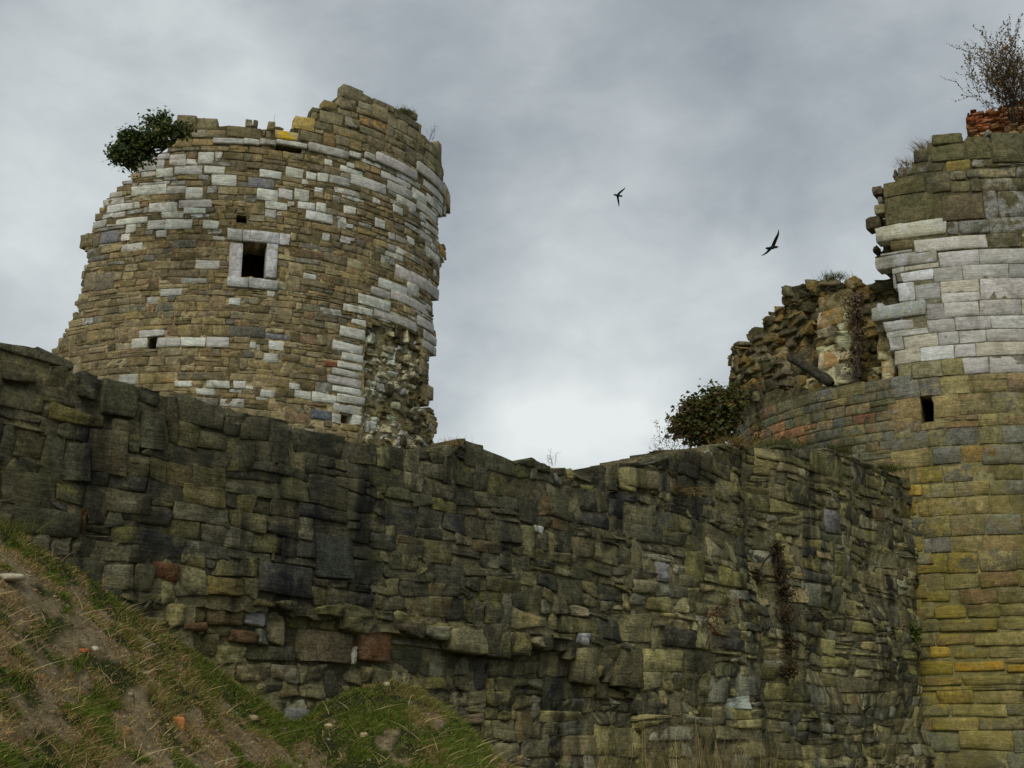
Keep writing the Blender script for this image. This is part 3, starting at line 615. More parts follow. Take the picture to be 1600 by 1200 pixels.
# ================================================================== CURTAIN WALL
TOPP = [(-900,330),(-300,462),(0,534),(50,545),(110,561),(113,573),(160,583),(166,588),(208,597),(250,605),(252,610),(320,624),(322,632),(395,640),(450,655),(455,668),(510,674),(560,684),(620,694),(672,706),
 (676,697),(700,694),(712,687),(728,685),(765,699),(768,704),(830,717),(834,721),(893,733),(900,738),(906,741),(925,744),(944,743),(948,741),(949,721),(985,721),(992,720),(1048,713),(1060,704),(1085,700),(1110,699),
 (1145,690),(1200,696),(1240,697),(1290,702),(1330,711),(1370,728),(1400,742),(1425,756)]
_tp = np.array([CWS.sz(x, y) for x, y in TOPP]); _o = np.argsort(_tp[:, 0]); _tp = _tp[_o]
ztop = lambda s: np.interp(s, _tp[:, 0], _tp[:, 1])
LEDGE = [(300,955),(430,950),(480,963),(560,982),(680,1001),(790,1020),(870,1012),(900,1030),(1010,1100)]
CW_X = [(387,948,426,979,(150,150,150)),(411,983,425,1007,(128,126,120)),(565,977,615,1037,(98,64,40)),(558,1010,563,1036,(170,166,150)),(831,821,845,833,(166,164,158)),(900,990,921,1009,(156,154,146)),
 (1283,798,1304,834,(104,103,96)),(1318,872,1331,898,(108,107,96)),(130,793,140,836,(96,66,30)),(20,795,128,838,(60,58,42)),(455,1108,492,1142,(104,104,96)),(722,1116,763,1133,(122,98,72)),
 (160,598,213,652,(66,64,46)),(222,640,262,700,(74,72,54)),(402,880,485,932,(44,45,42)),(490,835,545,905,(54,56,48)),(548,875,595,915,(66,64,48)),(470,985,555,1035,(80,72,52)),(290,975,330,985,(80,60,40)),
 (330,940,385,976,(84,68,48)),(325,900,378,928,(92,80,42)),(240,880,278,908,(86,58,38)),(1026,880,1042,910,(110,110,104)),(368,985,410,1008,(88,66,46)),(0,575,50,600,(62,58,44)),(80,640,165,665,(78,72,40)),
 (465,790,540,815,(48,48,42)),(860,930,880,960,(92,86,66)),(740,845,780,865,(74,66,44)),(700,860,745,870,(60,58,44))]
def cw_cols(X, Y, r, n):
    a = pal((64,62,46),(70,67,49),(58,57,45),(75,70,50),(55,54,43),(66,60,43),(84,78,58),(84,68,46),(54,54,49),(72,66,44))
    b = pal((104,98,68),(114,107,78),(90,86,58),(118,110,70),(86,80,54),(102,92,62),(102,100,82),(98,92,52))
    c = pick(r, a, n, [4,4,3,3,3,2,1.2,.25,1.5,2])
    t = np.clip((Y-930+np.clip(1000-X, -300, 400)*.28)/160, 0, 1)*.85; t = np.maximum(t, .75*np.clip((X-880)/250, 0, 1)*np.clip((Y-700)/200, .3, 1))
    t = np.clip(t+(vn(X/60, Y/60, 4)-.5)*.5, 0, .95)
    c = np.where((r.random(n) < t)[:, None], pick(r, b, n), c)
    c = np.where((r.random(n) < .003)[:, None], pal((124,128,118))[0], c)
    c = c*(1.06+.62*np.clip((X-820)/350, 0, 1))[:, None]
    mossy = (X > 1120) & (Y < 800) & (r.random(n) < .6); c = np.where(mossy[:, None], pick(r, pal((104,98,58),(92,88,52),(112,102,64)), n), c)
    c2 = pick(r, pal((42,41,32),(84,80,44),(92,88,68),(36,37,36),(82,64,40)), n, [3,3,2,2,.5]); return c, with_a(c2, r.uniform(.2, .9, n))
def build_curtain():
    r = np.random.default_rng(41); s = CWS
    root = empty('curtain_wall', (*s.P[200], 0), 'long dark mossy rubble wall sloping across the photo below both towers', 'wall')
    z = [-.2]
    while z[-1] < 9: z.append(z[-1]+r.choice([.10,.135,.17,.21,.26], p=[.14,.24,.28,.22,.12]))
    S1 = s.S[-1]
    C = layout(-4.9, S1, z, lambda a, b, h: r.choice([.2,.27,.36,.46], p=[.28,.36,.26,.10])*(1+.3*(h > .18))*(1. if a < 7 else 1.2+.05*(a-7)), wob=.05, wfreq=.8, jump=.12, split=.12, seed=6)
    ex = [rect_sz(s, *e[:4]) for e in CW_X]; C = carve(C, ex)
    for xs in (948, 113, 453, 710):
        q = s.sz(xs, 700)[0]; C = carve(C, [(q-.02, q+.02, ztop(q)-.35, ztop(q)+1)])
    zt = ztop(C[:, :, 0]); hi = C[:, 2:, 1].copy(); C[:, 2, 1] = np.minimum(C[:, 2, 1], zt[:, 2]); C[:, 3, 1] = np.minimum(C[:, 3, 1], zt[:, 3])
    hh = np.minimum(C[:, 2, 1]-C[:, 1, 1], C[:, 3, 1]-C[:, 0, 1]); C = C[hh > .055]
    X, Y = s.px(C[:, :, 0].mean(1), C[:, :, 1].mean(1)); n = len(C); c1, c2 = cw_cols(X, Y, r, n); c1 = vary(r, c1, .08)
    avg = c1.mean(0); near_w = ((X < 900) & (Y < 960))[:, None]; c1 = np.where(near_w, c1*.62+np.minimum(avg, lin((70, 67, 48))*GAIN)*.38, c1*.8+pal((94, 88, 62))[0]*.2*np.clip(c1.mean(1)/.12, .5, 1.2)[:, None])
    lx = np.array(LEDGE); ly = np.interp(X, lx[:, 0], lx[:, 1]); below = (X > 300) & (X < 1010) & (Y > ly)
    off = r.normal(0, .006, n)*np.clip(.8+C[:, 0, 0]/10, .7, 2)+np.where(below, .11, 0)
    near = np.abs(Y-ly+6) < 12; off = np.where(near & ~below & (X > 440) & (X < 860), off-.05, off)
    rgh = (X > 850) | (Y > 950)
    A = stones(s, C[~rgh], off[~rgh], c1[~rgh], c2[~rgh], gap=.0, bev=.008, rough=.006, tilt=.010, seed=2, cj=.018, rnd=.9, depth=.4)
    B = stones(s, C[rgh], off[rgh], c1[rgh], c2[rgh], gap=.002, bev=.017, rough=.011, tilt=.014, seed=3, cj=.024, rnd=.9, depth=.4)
    Ce = np.array([[(a, c), (b, c), (b, d), (a, d)] for a, b, c, d in ex]); m = len(Ce); Xe, Ye = s.px(Ce[:, 0, 0], Ce[:, 0, 1])
    be = (Ye > np.interp(Xe, lx[:, 0], lx[:, 1])) & (Xe > 300) & (Xe < 1010)
    E = stones(s, Ce, r.normal(-.015, .015, m)+np.where(be, .08, 0), vary(r, pal(*[e[4] for e in CW_X]), .04), with_a(pick(r, pal((50,48,36),(80,74,44),(96,90,70)), m), r.uniform(.2, .6, m)), gap=.004, bev=.014, rough=.010, tilt=.012, seed=6, cj=.014, rnd=.6)
    parts = [A, B, E]; nv = np.cumsum([0]+[len(p[0]) for p in parts])
    mesh('stone_facing', np.concatenate([p[0] for p in parts]), np.concatenate([p[1]+nv[i] for i, p in enumerate(parts)]), M_CW, root,
         {'Col': np.concatenate([p[2] for p in parts]), 'Col2': np.concatenate([p[3] for p in parts])})
    def dep(S, Z):
        X, Y = s.px(S, Z); ly = np.interp(X, lx[:, 0], lx[:, 1]); bl = (X > 300) & (X < 1010) & (Y > ly)
        return np.where(Z < ztop(S)-.06, .024+np.where(bl, .11, 0), np.nan)
    P, Q, a, b = core(s, -4.9, S1-.02, -.2, 9, .09, dep, 1.5,
                      lambda X, Y: (np.where((fbm(X/90, Y/90, 2) + np.clip((X-900)/1200, -.05, .2) > .5)[:, None], pal((92,86,60))[0], pal((56,52,38))[0]), with_a(np.tile(pal((96,90,66)), (len(X), 1)), .4)), jit=.22, seed=8, jd=.012, cont=True)
    mesh('wall_core', P, Q, M_CW, root, {'Col': a, 'Col2': b}, smooth=False)
build_curtain()

# ================================================================== GROUND
BK = [(-900,330),(-300,600),(0,812),(60,850),(150,903),(240,975),(330,1042),(430,1112),(520,1175),(700,1320)]
MD = [(380,1300),(440,1150),(480,1108),(540,1074),(600,1060),(640,1068),(700,1108),(780,1190),(850,1245),(1000,1262),(1200,1250),(1400,1240)]
_B = CWS.P[100]; _bd = np.array([math.sin(math.radians(41)), math.cos(math.radians(41))])
def sline(x, y): return (x-_B[0])*_bd[0]+(y-_B[1])*_bd[1]
def prof(P, wd=.4):
    q = np.array([CWS.sz(x, y) for x, y in P]); w = CWS.xyz(q[:, 0], q[:, 1], 0.); q[:, 0] = sline(w[:, 0], w[:, 1]); q = q[np.argsort(q[:, 0])]; return lambda s: sum(np.interp(s+o, q[:, 0], q[:, 1]) for o in np.linspace(-wd, wd, 9))/9
fb, fm = prof(BK, 1.5), prof(MD, .45)
def wall_sd(x, y):
    """arc position and signed distance in front of the curtain wall"""
    x = np.asarray(x, float); y = np.asarray(y, float); sh = x.shape; x = x.ravel(); y = y.ravel(); P = CWS.P[::4]; Sv = CWS.S[::4]; Nn = CWS.Nn[::4]
    s = np.zeros(len(x)); d = np.zeros(len(x))
    for i in range(0, len(x), 20000):
        dx = x[i:i+20000, None]-P[None, :, 0]; dy = y[i:i+20000, None]-P[None, :, 1]; k = (dx*dx+dy*dy).argmin(1); a = np.arange(len(k))
        t = dx[a, k]*Nn[k, 1]-dy[a, k]*Nn[k, 0]; s[i:i+20000] = Sv[k]+np.clip(t, -.15, .15); d[i:i+20000] = -(dx[a, k]*Nn[k, 0]+dy[a, k]*Nn[k, 1])
    s = sline(x, y); return s.reshape(sh), d.reshape(sh)
def height(x, y):
    x = np.asarray(x, float); y = np.asarray(y, float); s, d = wall_sd(x, y); dd = np.maximum(d, 0); s = s+(vn(x*1.3, y*1.3, 40)-.5)*.5*np.clip(dd, 0, 1)
    hb = fb(s+.62*dd)-.55*dd; hm = fm(s+.45*dd)-.50*dd; base = .15+.0*x
    k = .12; h = k*np.log(np.exp(np.clip(hb/k, -60, 60))+np.exp(np.clip(hm/k, -60, 60))+np.exp(base/k))
    h = h + .14*(fbm(x*1.4, y*1.4, 1)-.47)*np.clip(dd*2, .2, 1) + .07*(fbm(x*5, y*5, 2, 3)-.45)+ .05*(fbm(x*14, y*14, 8, 2)-.4) + .13*(fbm(x*3.4, y*2.6, 9, 3)-.45)*np.clip(dd*3, .2, 1)
    far = np.clip((np.hypot(x, y-12)-22)/20, 0, 1); back = np.clip(-d/1.2, 0, 1)
    h = h*(1-back)+(.1+.4*fbm(x*.1, y*.1, 4))*back
    return h*(1-far)+(.3*fbm(x*.05, y*.05, 6))*far
def build_ground():
    def axis(a, b, st, far=4000):
        v = list(np.arange(a, b, st)); g = st; lo = a; hi = v[-1]; L = []; H = []
        while lo > -far: g *= 1.35; lo -= g; L.append(lo)
        g = st
        while hi < far: g *= 1.35; hi += g; H.append(hi)
        return np.array(L[::-1]+v+H)
    X = axis(-8, 5, .04); Y = axis(3, 19, .04); gx, gy = np.meshgrid(X, Y, indexing='ij'); h = height(gx, gy)
    nx, ny = len(X), len(Y); V = np.stack([gx, gy, h], -1).reshape(-1, 3)
    i, j = np.meshgrid(range(nx-1), range(ny-1), indexing='ij'); a = (i*ny+j).ravel(); Q = np.stack([a, a+ny, a+ny+1, a+1], 1)
    m, t, b = mat_new('soil_and_turf'); n = t.nodes; L = t.links.new; tc = n.new('ShaderNodeTexCoord')
    def nz(sc, det, ro=.6):
        x = n.new('ShaderNodeTexNoise'); x.inputs['Scale'].default_value = sc; x.inputs['Detail'].default_value = det; x.inputs['Roughness'].default_value = ro; L(tc.outputs['Object'], x.inputs['Vector']); return x.outputs[0]
    r = n.new('ShaderNodeValToRGB'); L(nz(9, 10, .8), r.inputs[0]); e = r.color_ramp.elements; e[0].position = .3; e[1].position = .72
    e[0].color = (.075, .055, .030, 1); e[1].color = (.62, .51, .31, 1); k = e.new(.5); k.color = (.33, .262, .145, 1)
    g = n.new('ShaderNodeAttribute'); g.attribute_name = 'Col'
    mx = n.new('ShaderNodeMixRGB'); L(g.outputs['Alpha'], mx.inputs[0]); L(r.outputs[0], mx.inputs[1]); mx.inputs[2].default_value = (.045, .052, .016, 1)
    L(mx.outputs[0], b.inputs[0]); bp = n.new('ShaderNodeBump'); bp.inputs['Distance'].default_value = .07; L(nz(14, 10, .8), bp.inputs['Height']); L(bp.outputs[0], b.inputs['Normal'])
    gr = turf(V[:, 0], V[:, 1]); o = mesh('ground', V, Q, m, None, {'Col': np.hstack([np.tile([.1, .1, .1], (len(V), 1)), gr[:, None]])})
    tag(o, kind='structure'); return o
def turf(x, y):
    s, d = wall_sd(x, y); n_ = .5*fbm(x*3.6+3, y*1.5, 33)+.5*fbm(x*9, y*4, 34); isb = fb(s+.62*np.maximum(d, 0))-.55*np.maximum(d, 0) > fm(s+.45*np.maximum(d, 0))-.50*np.maximum(d, 0)+.05
    th = np.where(isb, .455, .33)-np.clip((s+.0)*.022, -.08, .12)*isb - np.where(d < .35, .10, 0)
    return np.clip((n_-th)/.06, 0, 1)
build_ground()

def blades(P, L_, lean, wid, col, bend=.4, r=None, seg=2):
    """curved grass blades: P base points, L_ lengths, lean directions (n,3)"""
    n = len(P); r = r or rng; up = np.array([0, 0, 1.])
    d0 = up+lean; d0 /= np.linalg.norm(d0, axis=1)[:, None]; sd_ = r.normal(0, 1, (n, 3)); sd_ -= (sd_*d0).sum(1)[:, None]*d0; sd_ /= np.linalg.norm(sd_, axis=1)[:, None]
    pts = []; 
    hd = lean+r.normal(0, .15, (n, 3)); hd[:, 2] = -.35*np.abs(bend)
    for k in range(seg+1):
        t = k/seg; c = P+d0*(L_*t)[:, None]+hd*(L_*t*t*bend)[:, None]; w = wid*(1-t)*.5+.0004
        pts += [c-sd_*w[:, None], c+sd_*w[:, None]]
    V = np.stack(pts, 1).reshape(-1, 3); m = 2*(seg+1)
    Q = np.concatenate([np.arange(n)[:, None]*m+np.array([2*k, 2*k+1, 2*k+3, 2*k+2]) for k in range(seg)])
    return V, Q, np.repeat(col, m, 0)
def build_grass():
    r = np.random.default_rng(55)
    x = r.uniform(-6.5, 1.5, 1500000); y = r.uniform(3.5, 16, 1500000); s, d = wall_sd(x, y)
    t = turf(x, y); z = height(x, y); P = np.stack([x, y, z], 1); X, Y = proj(P)
    ok = (d > -.02) & (X > -60) & (X < 1000) & (Y < 1290) & (z > .5) & (r.random(len(x)) < t*.5+.6)
    tuft = fbm(x*4, y*4, 77); ok &= (r.random(len(x)) < np.clip((tuft-.33)*5, .4, 1)) & (r.random(len(x)) < np.clip(9/np.hypot(x, y), 0, 1)**.5)
    P = P[ok]; t = t[ok]; n = len(P); tf = tuft[ok]
    L_ = r.gamma(5, .0078, n)*(.45+1.0*np.clip(tf*2-.5, 0, 1))*(.55+.45*t); green = lin([(84,104,28),(96,114,34),(72,88,26),(116,116,50),(104,92,48)])*1.7; dry = lin([(170,146,100),(144,120,78),(116,94,60)])*1.7
    dead = (fbm(P[:, 0]*2.2, P[:, 1]*2.2, 91) > .50)
    c = np.where((r.random(n) < np.where(dead, .5, .10)+.72*(t < .5))[:, None], dry[r.integers(0, 3, n)], green[r.choice(5, n, p=[.3, .25, .25, .12, .08])]); c = vary(r, c, .2)
    lean = r.normal(0, .5, (n, 3)); lean[:, 0] += .25; lean[:, 1] -= .25; lean[:, 2] = 0
    V, Q, C = blades(P, L_, lean, np.full(n, .006), c, .7, r)
    tag(mesh('grass', V, Q, M_GRASS, None, {'Col': C}), 'patchy green and straw coloured grass on the earth bank and mound', 'grass', kind='stuff')
    # longer dead stalks lying over the bank
    n = 700; x = r.uniform(-7, 2.5, 9000); y = r.uniform(4.5, 16, 9000); s, d = wall_sd(x, y); z = height(x, y); P = np.stack([x, y, z], 1); X, Y = proj(P); ok = (d > 0) & (X > -40) & (X < 800) & (Y < 1260) & (z > .9); P = P[ok][:n]; n = len(P)
    a = r.uniform(0, 6.28, n); lean = np.stack([np.cos(a), np.sin(a), 0*a], 1)*r.uniform(.4, 1.5, n)[:, None]; lean[:, 0] += .3
    V, Q, C = blades(P, r.uniform(.05, .24, n), lean, np.full(n, .010), vary(r, lin([(186,166,122),(160,138,98),(120,98,70)])[r.integers(0, 3, n)]*1.3, .15), .5, r, 4)
    tag(mesh('dead_stalks', V, Q, M_GRASS, None, {'Col': C}), 'pale dead grass stalks lying over the brown bank', 'dead grass', kind='stuff')
    # dry reeds at the foot of the wall, bottom right
    n = 3000; s = r.uniform(CWS.sz(880, 1150)[0], CWS.sz(1330, 1150)[0], n); d = r.uniform(.1, 2.6, n)
    P = CWS.xyz(s, 0*s, -d); P[:, 2] = height(P[:, 0], P[:, 1]); Xr, _ = proj(P); hgt = np.interp(Xr, [860, 960, 1100, 1200, 1300], [.5, 1.2, 1.5, 1.2, .5])
    lean = r.normal(0, .17, (n, 3)); lean[:, 2] = 0
    V, Q, C = blades(P, hgt*r.uniform(.3, 1.25, n), lean, r.uniform(.008, .022, n), vary(r, lin([(156,134,88),(124,106,66),(92,80,48),(84,88,44)])[r.integers(0, 4, n)]*1.25, .2), .35, r, 3)
    tag(mesh('dry_reeds', V, Q, M_GRASS, None, {'Col': C}), 'thin dry brown reeds standing against the foot of the dark wall', 'reeds', kind='stuff')
build_grass()

def pebble(center, size, seed, sq=(1, 1, .7), blocky=0.):
    r = np.random.default_rng(seed); V = []; nu, nv = 14, 9
    for j in range(nv+1):
        th = math.pi*j/nv
        for i in range(nu):
            ph = 2*math.pi*i/nu; p = np.array([math.sin(th)*math.cos(ph), math.sin(th)*math.sin(ph), math.cos(th)])
            if blocky: p = np.sign(p)*np.abs(p)**(1-blocky)
            p = p*(1+.22*(mnoise.noise(Vector(p*1.6)+Vector((seed, 0, 0))))+.10*mnoise.noise(Vector(p*4)+Vector((seed, 3, 0)))); V.append(p*size*np.array(sq))
    V = np.array(V); a = r.uniform(0, 6.28); c, s_ = math.cos(a), math.sin(a); V = V@np.array([[c, s_, 0], [-s_, c, 0], [0, 0, 1]]) + center
    Q = [(j*nu+i, j*nu+(i+1) % nu, (j+1)*nu+(i+1) % nu, (j+1)*nu+i) for j in range(nv) for i in range(nu)]
    return V, np.array(Q)
def bank_pt(X, Y):
    d = ray(X, Y); d /= np.linalg.norm(d)
    t = np.arange(3, 16, .02); P = np.array([0, 0, CZ])+t[:, None]*d; h = height(P[:, 0], P[:, 1]); k = np.argmax(h > P[:, 2]); return P[k]
def solid_cols(V, c, c2, a=.4): return {'Col': np.tile(np.clip(lin(c)*GAIN*.8, 0, .8), (len(V), 1)), 'Col2': np.hstack([np.tile(lin(c2)*GAIN*.8, (len(V), 1)), np.full((len(V), 1), a)])}
for (nm, X, Y, sz_, sq, bl, c, c2, lab, cat) in [
    ('brick_fragment', 276, 1131, .065, (.7, .9, .85), .45, (178,112,62), (150,90,50), 'orange brick fragment lying in the grass low on the bank', 'brick'),
    ('stone', 10, 903, .09, (1.5, .8, .35), .3, (160,152,130), (120,110,88), 'flat whitish stone at the left edge of the bank', 'stone'),
    ('stone', 196, 1144, .045, (.9, 1, .8), .2, (120,92,56), (90,70,44), 'small brown stone left of the orange brick fragment', 'stone'),
    ('stone', 148, 1014, .028, (1, 1, .8), .1, (170,162,140), (130,120,96), 'small white pebble in the middle of the brown bank', 'stone'),
    ('brick_fragment', 131, 1017, .03, (1.6, .8, .6), .4, (150,86,50), (130,80,50), 'thin red brick chip beside the small white pebble', 'brick'),
    ('stone', 604, 1070, .045, (1, .8, .7), .1, (168,158,124), (130,120,90), 'small pale stone at the top of the grassy mound', 'stone'),
    ('stone', 513, 1134, .045, (1.2, .8, .5), .1, (160,146,104), (130,120,90), 'small cream stone on the left flank of the mound', 'stone'),
    ('stone', 568, 1150, .05, (.9, .9, .7), .1, (150,134,96), (120,110,80), 'buff stone half sunk in the middle of the grassy mound', 'stone'),
    ('stone', 393, 1122, .06, (1.3, .8, .5), .2, (140,122,94), (110,98,70), 'tan stone where the bank meets the wall', 'stone')]:
    p = bank_pt(X, Y); V, Q = pebble(p, sz_, int(X), sq, bl); tag(mesh(nm, V, Q, M_SOLID, None, solid_cols(V, c, c2)), lab, cat)
def build_gravel():
    r = np.random.default_rng(66); VV = []; QQ = []; CC = []; C2 = []; n = 0; x = r.uniform(-7, 2.5, 6000); y = r.uniform(4.5, 15, 6000); s, d = wall_sd(x, y); z = height(x, y); t = turf(x, y)
    X, Y = proj(np.stack([x, y, z], 1)); ok = (d > .05) & (X > -40) & (X < 800) & (Y < 1240) & (z > .9) & (r.random(6000) < 1-.8*t)
    nu, nv = 6, 4
    for px_, py_, pz in list(zip(x[ok], y[ok], z[ok]))[:1500]:
        sz_ = .007+.018*r.random()**3; V = []
        for j in range(nv+1):
            for i in range(nu):
                th, ph = math.pi*j/nv, 6.283*i/nu; V.append(np.array([math.sin(th)*math.cos(ph), math.sin(th)*math.sin(ph), .7*math.cos(th)])*sz_*r.uniform(.75, 1.3)+(px_, py_, pz+.003))
        VV += V; QQ += [(n+j*nu+i, n+j*nu+(i+1) % nu, n+(j+1)*nu+(i+1) % nu, n+(j+1)*nu+i) for j in range(nv) for i in range(nu)]; n += len(V)
        c = lin([(150,134,108),(128,108,80),(156,146,120),(124,90,62)][r.choice(4, p=[.38, .46, .08, .08])])*1.35; CC += [c]*len(V)
    CC = np.array(CC); tag(mesh('gravel', VV, QQ, M_SOLID, None, {'Col': CC, 'Col2': with_a(CC*.7, .4)}), 'small stones and crumbs scattered over the bare earth bank', 'gravel', kind='stuff')
build_gravel()

# ================================================================== PLANTS
def tube(pts, rad, sides=5):
    pts = np.asarray(pts, float); n = len(pts); T = np.gradient(pts, axis=0); T /= np.linalg.norm(T, axis=1)[:, None]+1e-9
    ref = np.array([.3, .2, .93]); A = np.cross(T, ref); A /= np.linalg.norm(A, axis=1)[:, None]+1e-9; B = np.cross(T, A)
    a = np.arange(sides)*2*math.pi/sides; R = np.asarray(rad, float)[:, None, None]
    V = (pts[:, None]+R*(A[:, None]*np.cos(a)[None, :, None]+B[:, None]*np.sin(a)[None, :, None])).reshape(-1, 3)
    Q = [(k*sides+i, k*sides+(i+1) % sides, (k+1)*sides+(i+1) % sides, (k+1)*sides+i) for k in range(n-1) for i in range(sides)]
    return V, np.array(Q)
class Acc:
    def __init__(s): s.V = []; s.Q = []; s.C = []; s.n = 0
    def add(s, V, Q, C=None):
        s.V.append(V); s.Q.append(np.asarray(Q)+s.n); s.n += len(V)
        if C is not None: s.C.append(np.broadcast_to(C, (len(V), 3)))
    def out(s, name, mat, parent, smooth=True): return mesh(name, np.concatenate(s.V), np.concatenate(s.Q), mat, parent, {'Col': np.concatenate(s.C)} if s.C else None, smooth)
def leaves(P, size, cols, r, nrm=None, asp=.8):
    """folded diamond leaves, two quads each"""
    n = len(P); a = r.normal(0, 1, (n, 3)); a /= np.linalg.norm(a, axis=1)[:, None]
    if nrm is not None: nn = nrm+r.normal(0, .6, (n, 3))
    else: nn = r.normal(0, 1, (n, 3))
    nn /= np.linalg.norm(nn, axis=1)[:, None]; b = np.cross(nn, a); b /= np.linalg.norm(b, axis=1)[:, None]+1e-9; a = np.cross(b, nn)
    s = (size*r.uniform(.6, 1.3, n))[:, None]; w = s*asp*.5
    V = np.stack([P-a*s*.5, P-a*s*.12+b*w+nn*s*.12, P+a*s*.5, P-a*s*.12-b*w+nn*s*.12, P+a*s*.1], 1)
    V = V.reshape(-1, 3); Q = np.concatenate([np.arange(n)[:, None]*5+np.array([0, 1, 2, 4]), np.arange(n)[:, None]*5+np.array([0, 4, 2, 3])])
    return V, Q, np.repeat(cols, 5, 0)
def build_ivy(name, label, rootpx, dist, blobs, seed, size, palette, density=1., cat='ivy'):
    r = np.random.default_rng(seed); rp = at(*rootpx, dist); root = empty(name, rp, label, cat)
    st = Acc(); lf = Acc(); sc = dist/F
    for (x, y, rx, ry, dd) in blobs:
        c = at(x, y, dist+dd); mid = (rp+c)/2+r.normal(0, .08, 3)
        t = np.linspace(0, 1, 8)[:, None]; pts = (1-t)**2*rp+2*t*(1-t)*mid+t*t*c+r.normal(0, .015, (8, 3)); V, Q = tube(pts, np.linspace(.03, .010, 8)); st.add(V, Q)
        RX, RY = rx*sc*.95, ry*sc*.95; RZ = (RX+RY)*.5
        nc = int(34*density*max(1, rx*ry/180))
        for k in range(nc):      # leafy sprigs round the blob
            d = r.normal(0, 1, 3); d /= np.linalg.norm(d); q = c+d*np.array([RX, RZ, RY])*r.uniform(.1, 1.15)**.7
            t2 = np.linspace(0, 1, 4)[:, None]; pts = c*(1-t2)+q*t2+r.normal(0, .02, (4, 3)); V, Q = tube(pts, np.linspace(.009, .004, 4), 3); st.add(V, Q)
            m = 20; Pp = q+r.normal(0, size*1.05, (m, 3)); cc = vary(r, palette[r.integers(0, len(palette), m)], .25)
            nr = np.tile(np.array([d[0]*.5, d[1]*.5-.3, d[2]*.5+.7]), (m, 1)); V, Q, C = leaves(Pp, np.full(m, size), cc, r, nr); lf.add(V, Q, C)
    st.out('stem', M_BARK, root); lf.out('foliage', M_LEAF, root, False)
ivyp = lin([(62,78,34),(54,68,32),(82,92,42),(44,56,28),(92,90,44)])*1.5
build_ivy('ivy_bush', 'dark green ivy bush hanging off the top left shoulder of the tall tower', (272, 222), 33.4,
          [(240,192,22,9,.1),(262,204,14,9,-.3),(214,212,18,11,0),(205,232,15,10,.1),(186,246,17,10,0),(232,222,22,12,0),(222,240,17,13,.2),(250,214,24,9,-.35),(196,214,10,10,0),(180,240,8,8,0),(256,188,9,7,.2),(285,203,14,5,-.35),(210,255,13,7,.2)], 3, .095, ivyp, .6)
build_ivy('ivy_bush', 'brownish ivy bush on the wall top at the left end of the low curved masonry', (1120, 700), 24.5,
          [(1120,625,34,17,0),(1085,640,24,16,0),(1072,662,20,18,.1),(1105,655,36,24,-.1),(1140,640,20,24,-.2),(1095,680,28,16,0),(1128,672,22,22,-.2),(1060,672,11,13,.1),(1148,618,12,9,0)], 4, .085,
          lin([(66,72,28),(80,62,32),(56,60,24),(92,78,34),(50,46,24),(74,82,30)])*1.6, .5)
build_ivy('creeper', 'brown dead creeper matted over the rubble between the pale piers of the right tower', (1342, 590), 29.3,
          [(1338,470,16,14,.25),(1340,495,15,16,.25),(1340,520,14,16,.25),(1341,545,14,16,.25),(1340,570,14,14,.25)], 7, .06, lin([(104,86,60),(80,66,44),(120,104,80),(60,52,36)])*1.2, .35, 'creeper')
build_ivy('creeper', 'thin green ivy trailing down the low curved masonry beside the brown ivy bush', (1186, 630), 27.3,
          [(1186,650,5,9,.0),(1187,668,6,9,0),(1185,684,6,8,0)], 9, .05, lin([(96,92,40),(74,80,32)])*1.1, .12, 'creeper')
build_ivy('moss_cushion', 'green leafy cushion growing in the corner between dark wall and right tower', (1415, 1000), 28.15,
          [(1415,985,12,9,0),(1404,996,8,8,0),(1428,992,8,6,0)], 12, .06, lin([(74,92,28),(90,100,34)])*1.1, .4, 'plant')
_q = CWS.xyz(*[np.array(v) for v in CWS.sz(1226, 960)], np.array(0.)); _dq = float(np.hypot(_q[0], _q[1]))
build_ivy('creeper', 'brown withered creeper hanging down the hollow in the dark wall', (1214, 845), _dq-.12,
          [(1214,860,9,14,0),(1221,890,9,16,0),(1226,925,10,18,0),(1230,965,9,18,0),(1233,1005,8,18,0),(1235,1050,7,16,0),(1180,900,8,10,-.3)], 21, .05, lin([(84,72,42),(66,58,34),(92,66,42),(60,64,32)])*1.1, .42, 'creeper')
def shrub(name, label, cat, base, stems, length, spread, seed, rad, leafsize, cols, bud=.1, order=3, upb=.35):
    r = np.random.default_rng(seed); root = empty(name, base, label, cat); st = Acc(); tips = []
    def grow(p, d, L, R, k):
        n = 7; pts = [p]
        for i in range(n):
            d = d+r.normal(0, .13, 3)+np.array([0, 0, upb*.12]); d = d/np.linalg.norm(d); p = p+d*L/n; pts.append(p)
            if k < order and i >= 1 and r.random() < .8:
                a = r.normal(0, 1, 3); nd = d+a*.55; nd /= np.linalg.norm(nd); grow(p, nd, L*r.uniform(.35, .6), R*.55, k+1)
            if k >= 1: tips.append(p+r.normal(0, .012, 3))
        V, Q = tube(pts, np.linspace(R, R*.35, len(pts)), 4 if k < 2 else 3); st.add(V, Q)
    for s in range(stems):
        d = np.array([r.normal(0, spread)+(-.1), r.normal(0, spread), 1]); grow(np.array(base)+np.array([r.normal(0, .15), r.normal(0, .15), -.05])*min(1, length), d/np.linalg.norm(d), length*r.uniform(.7, 1.1), rad, 0)
    st.out('branches', M_BARK, root)
    T = np.array(tips); T = T[r.random(len(T)) < bud]
    if len(T): V, Q, C = leaves(T, np.full(len(T), leafsize), vary(r, cols[r.integers(0, len(cols), len(T))], .2), r); mesh('leaves', V, Q, M_LEAF, root, {'Col': C}, False)
shrub('shrub', 'sparse twiggy shrub with reddish buds growing on top of the right tower', 'shrub', at(1597, 192, 30.2), 32, 1.6, .42, 8, .011, .055, lin([(122,104,72),(124,94,66),(102,94,62),(104,88,64)])*1.4, .95, 2, .8)
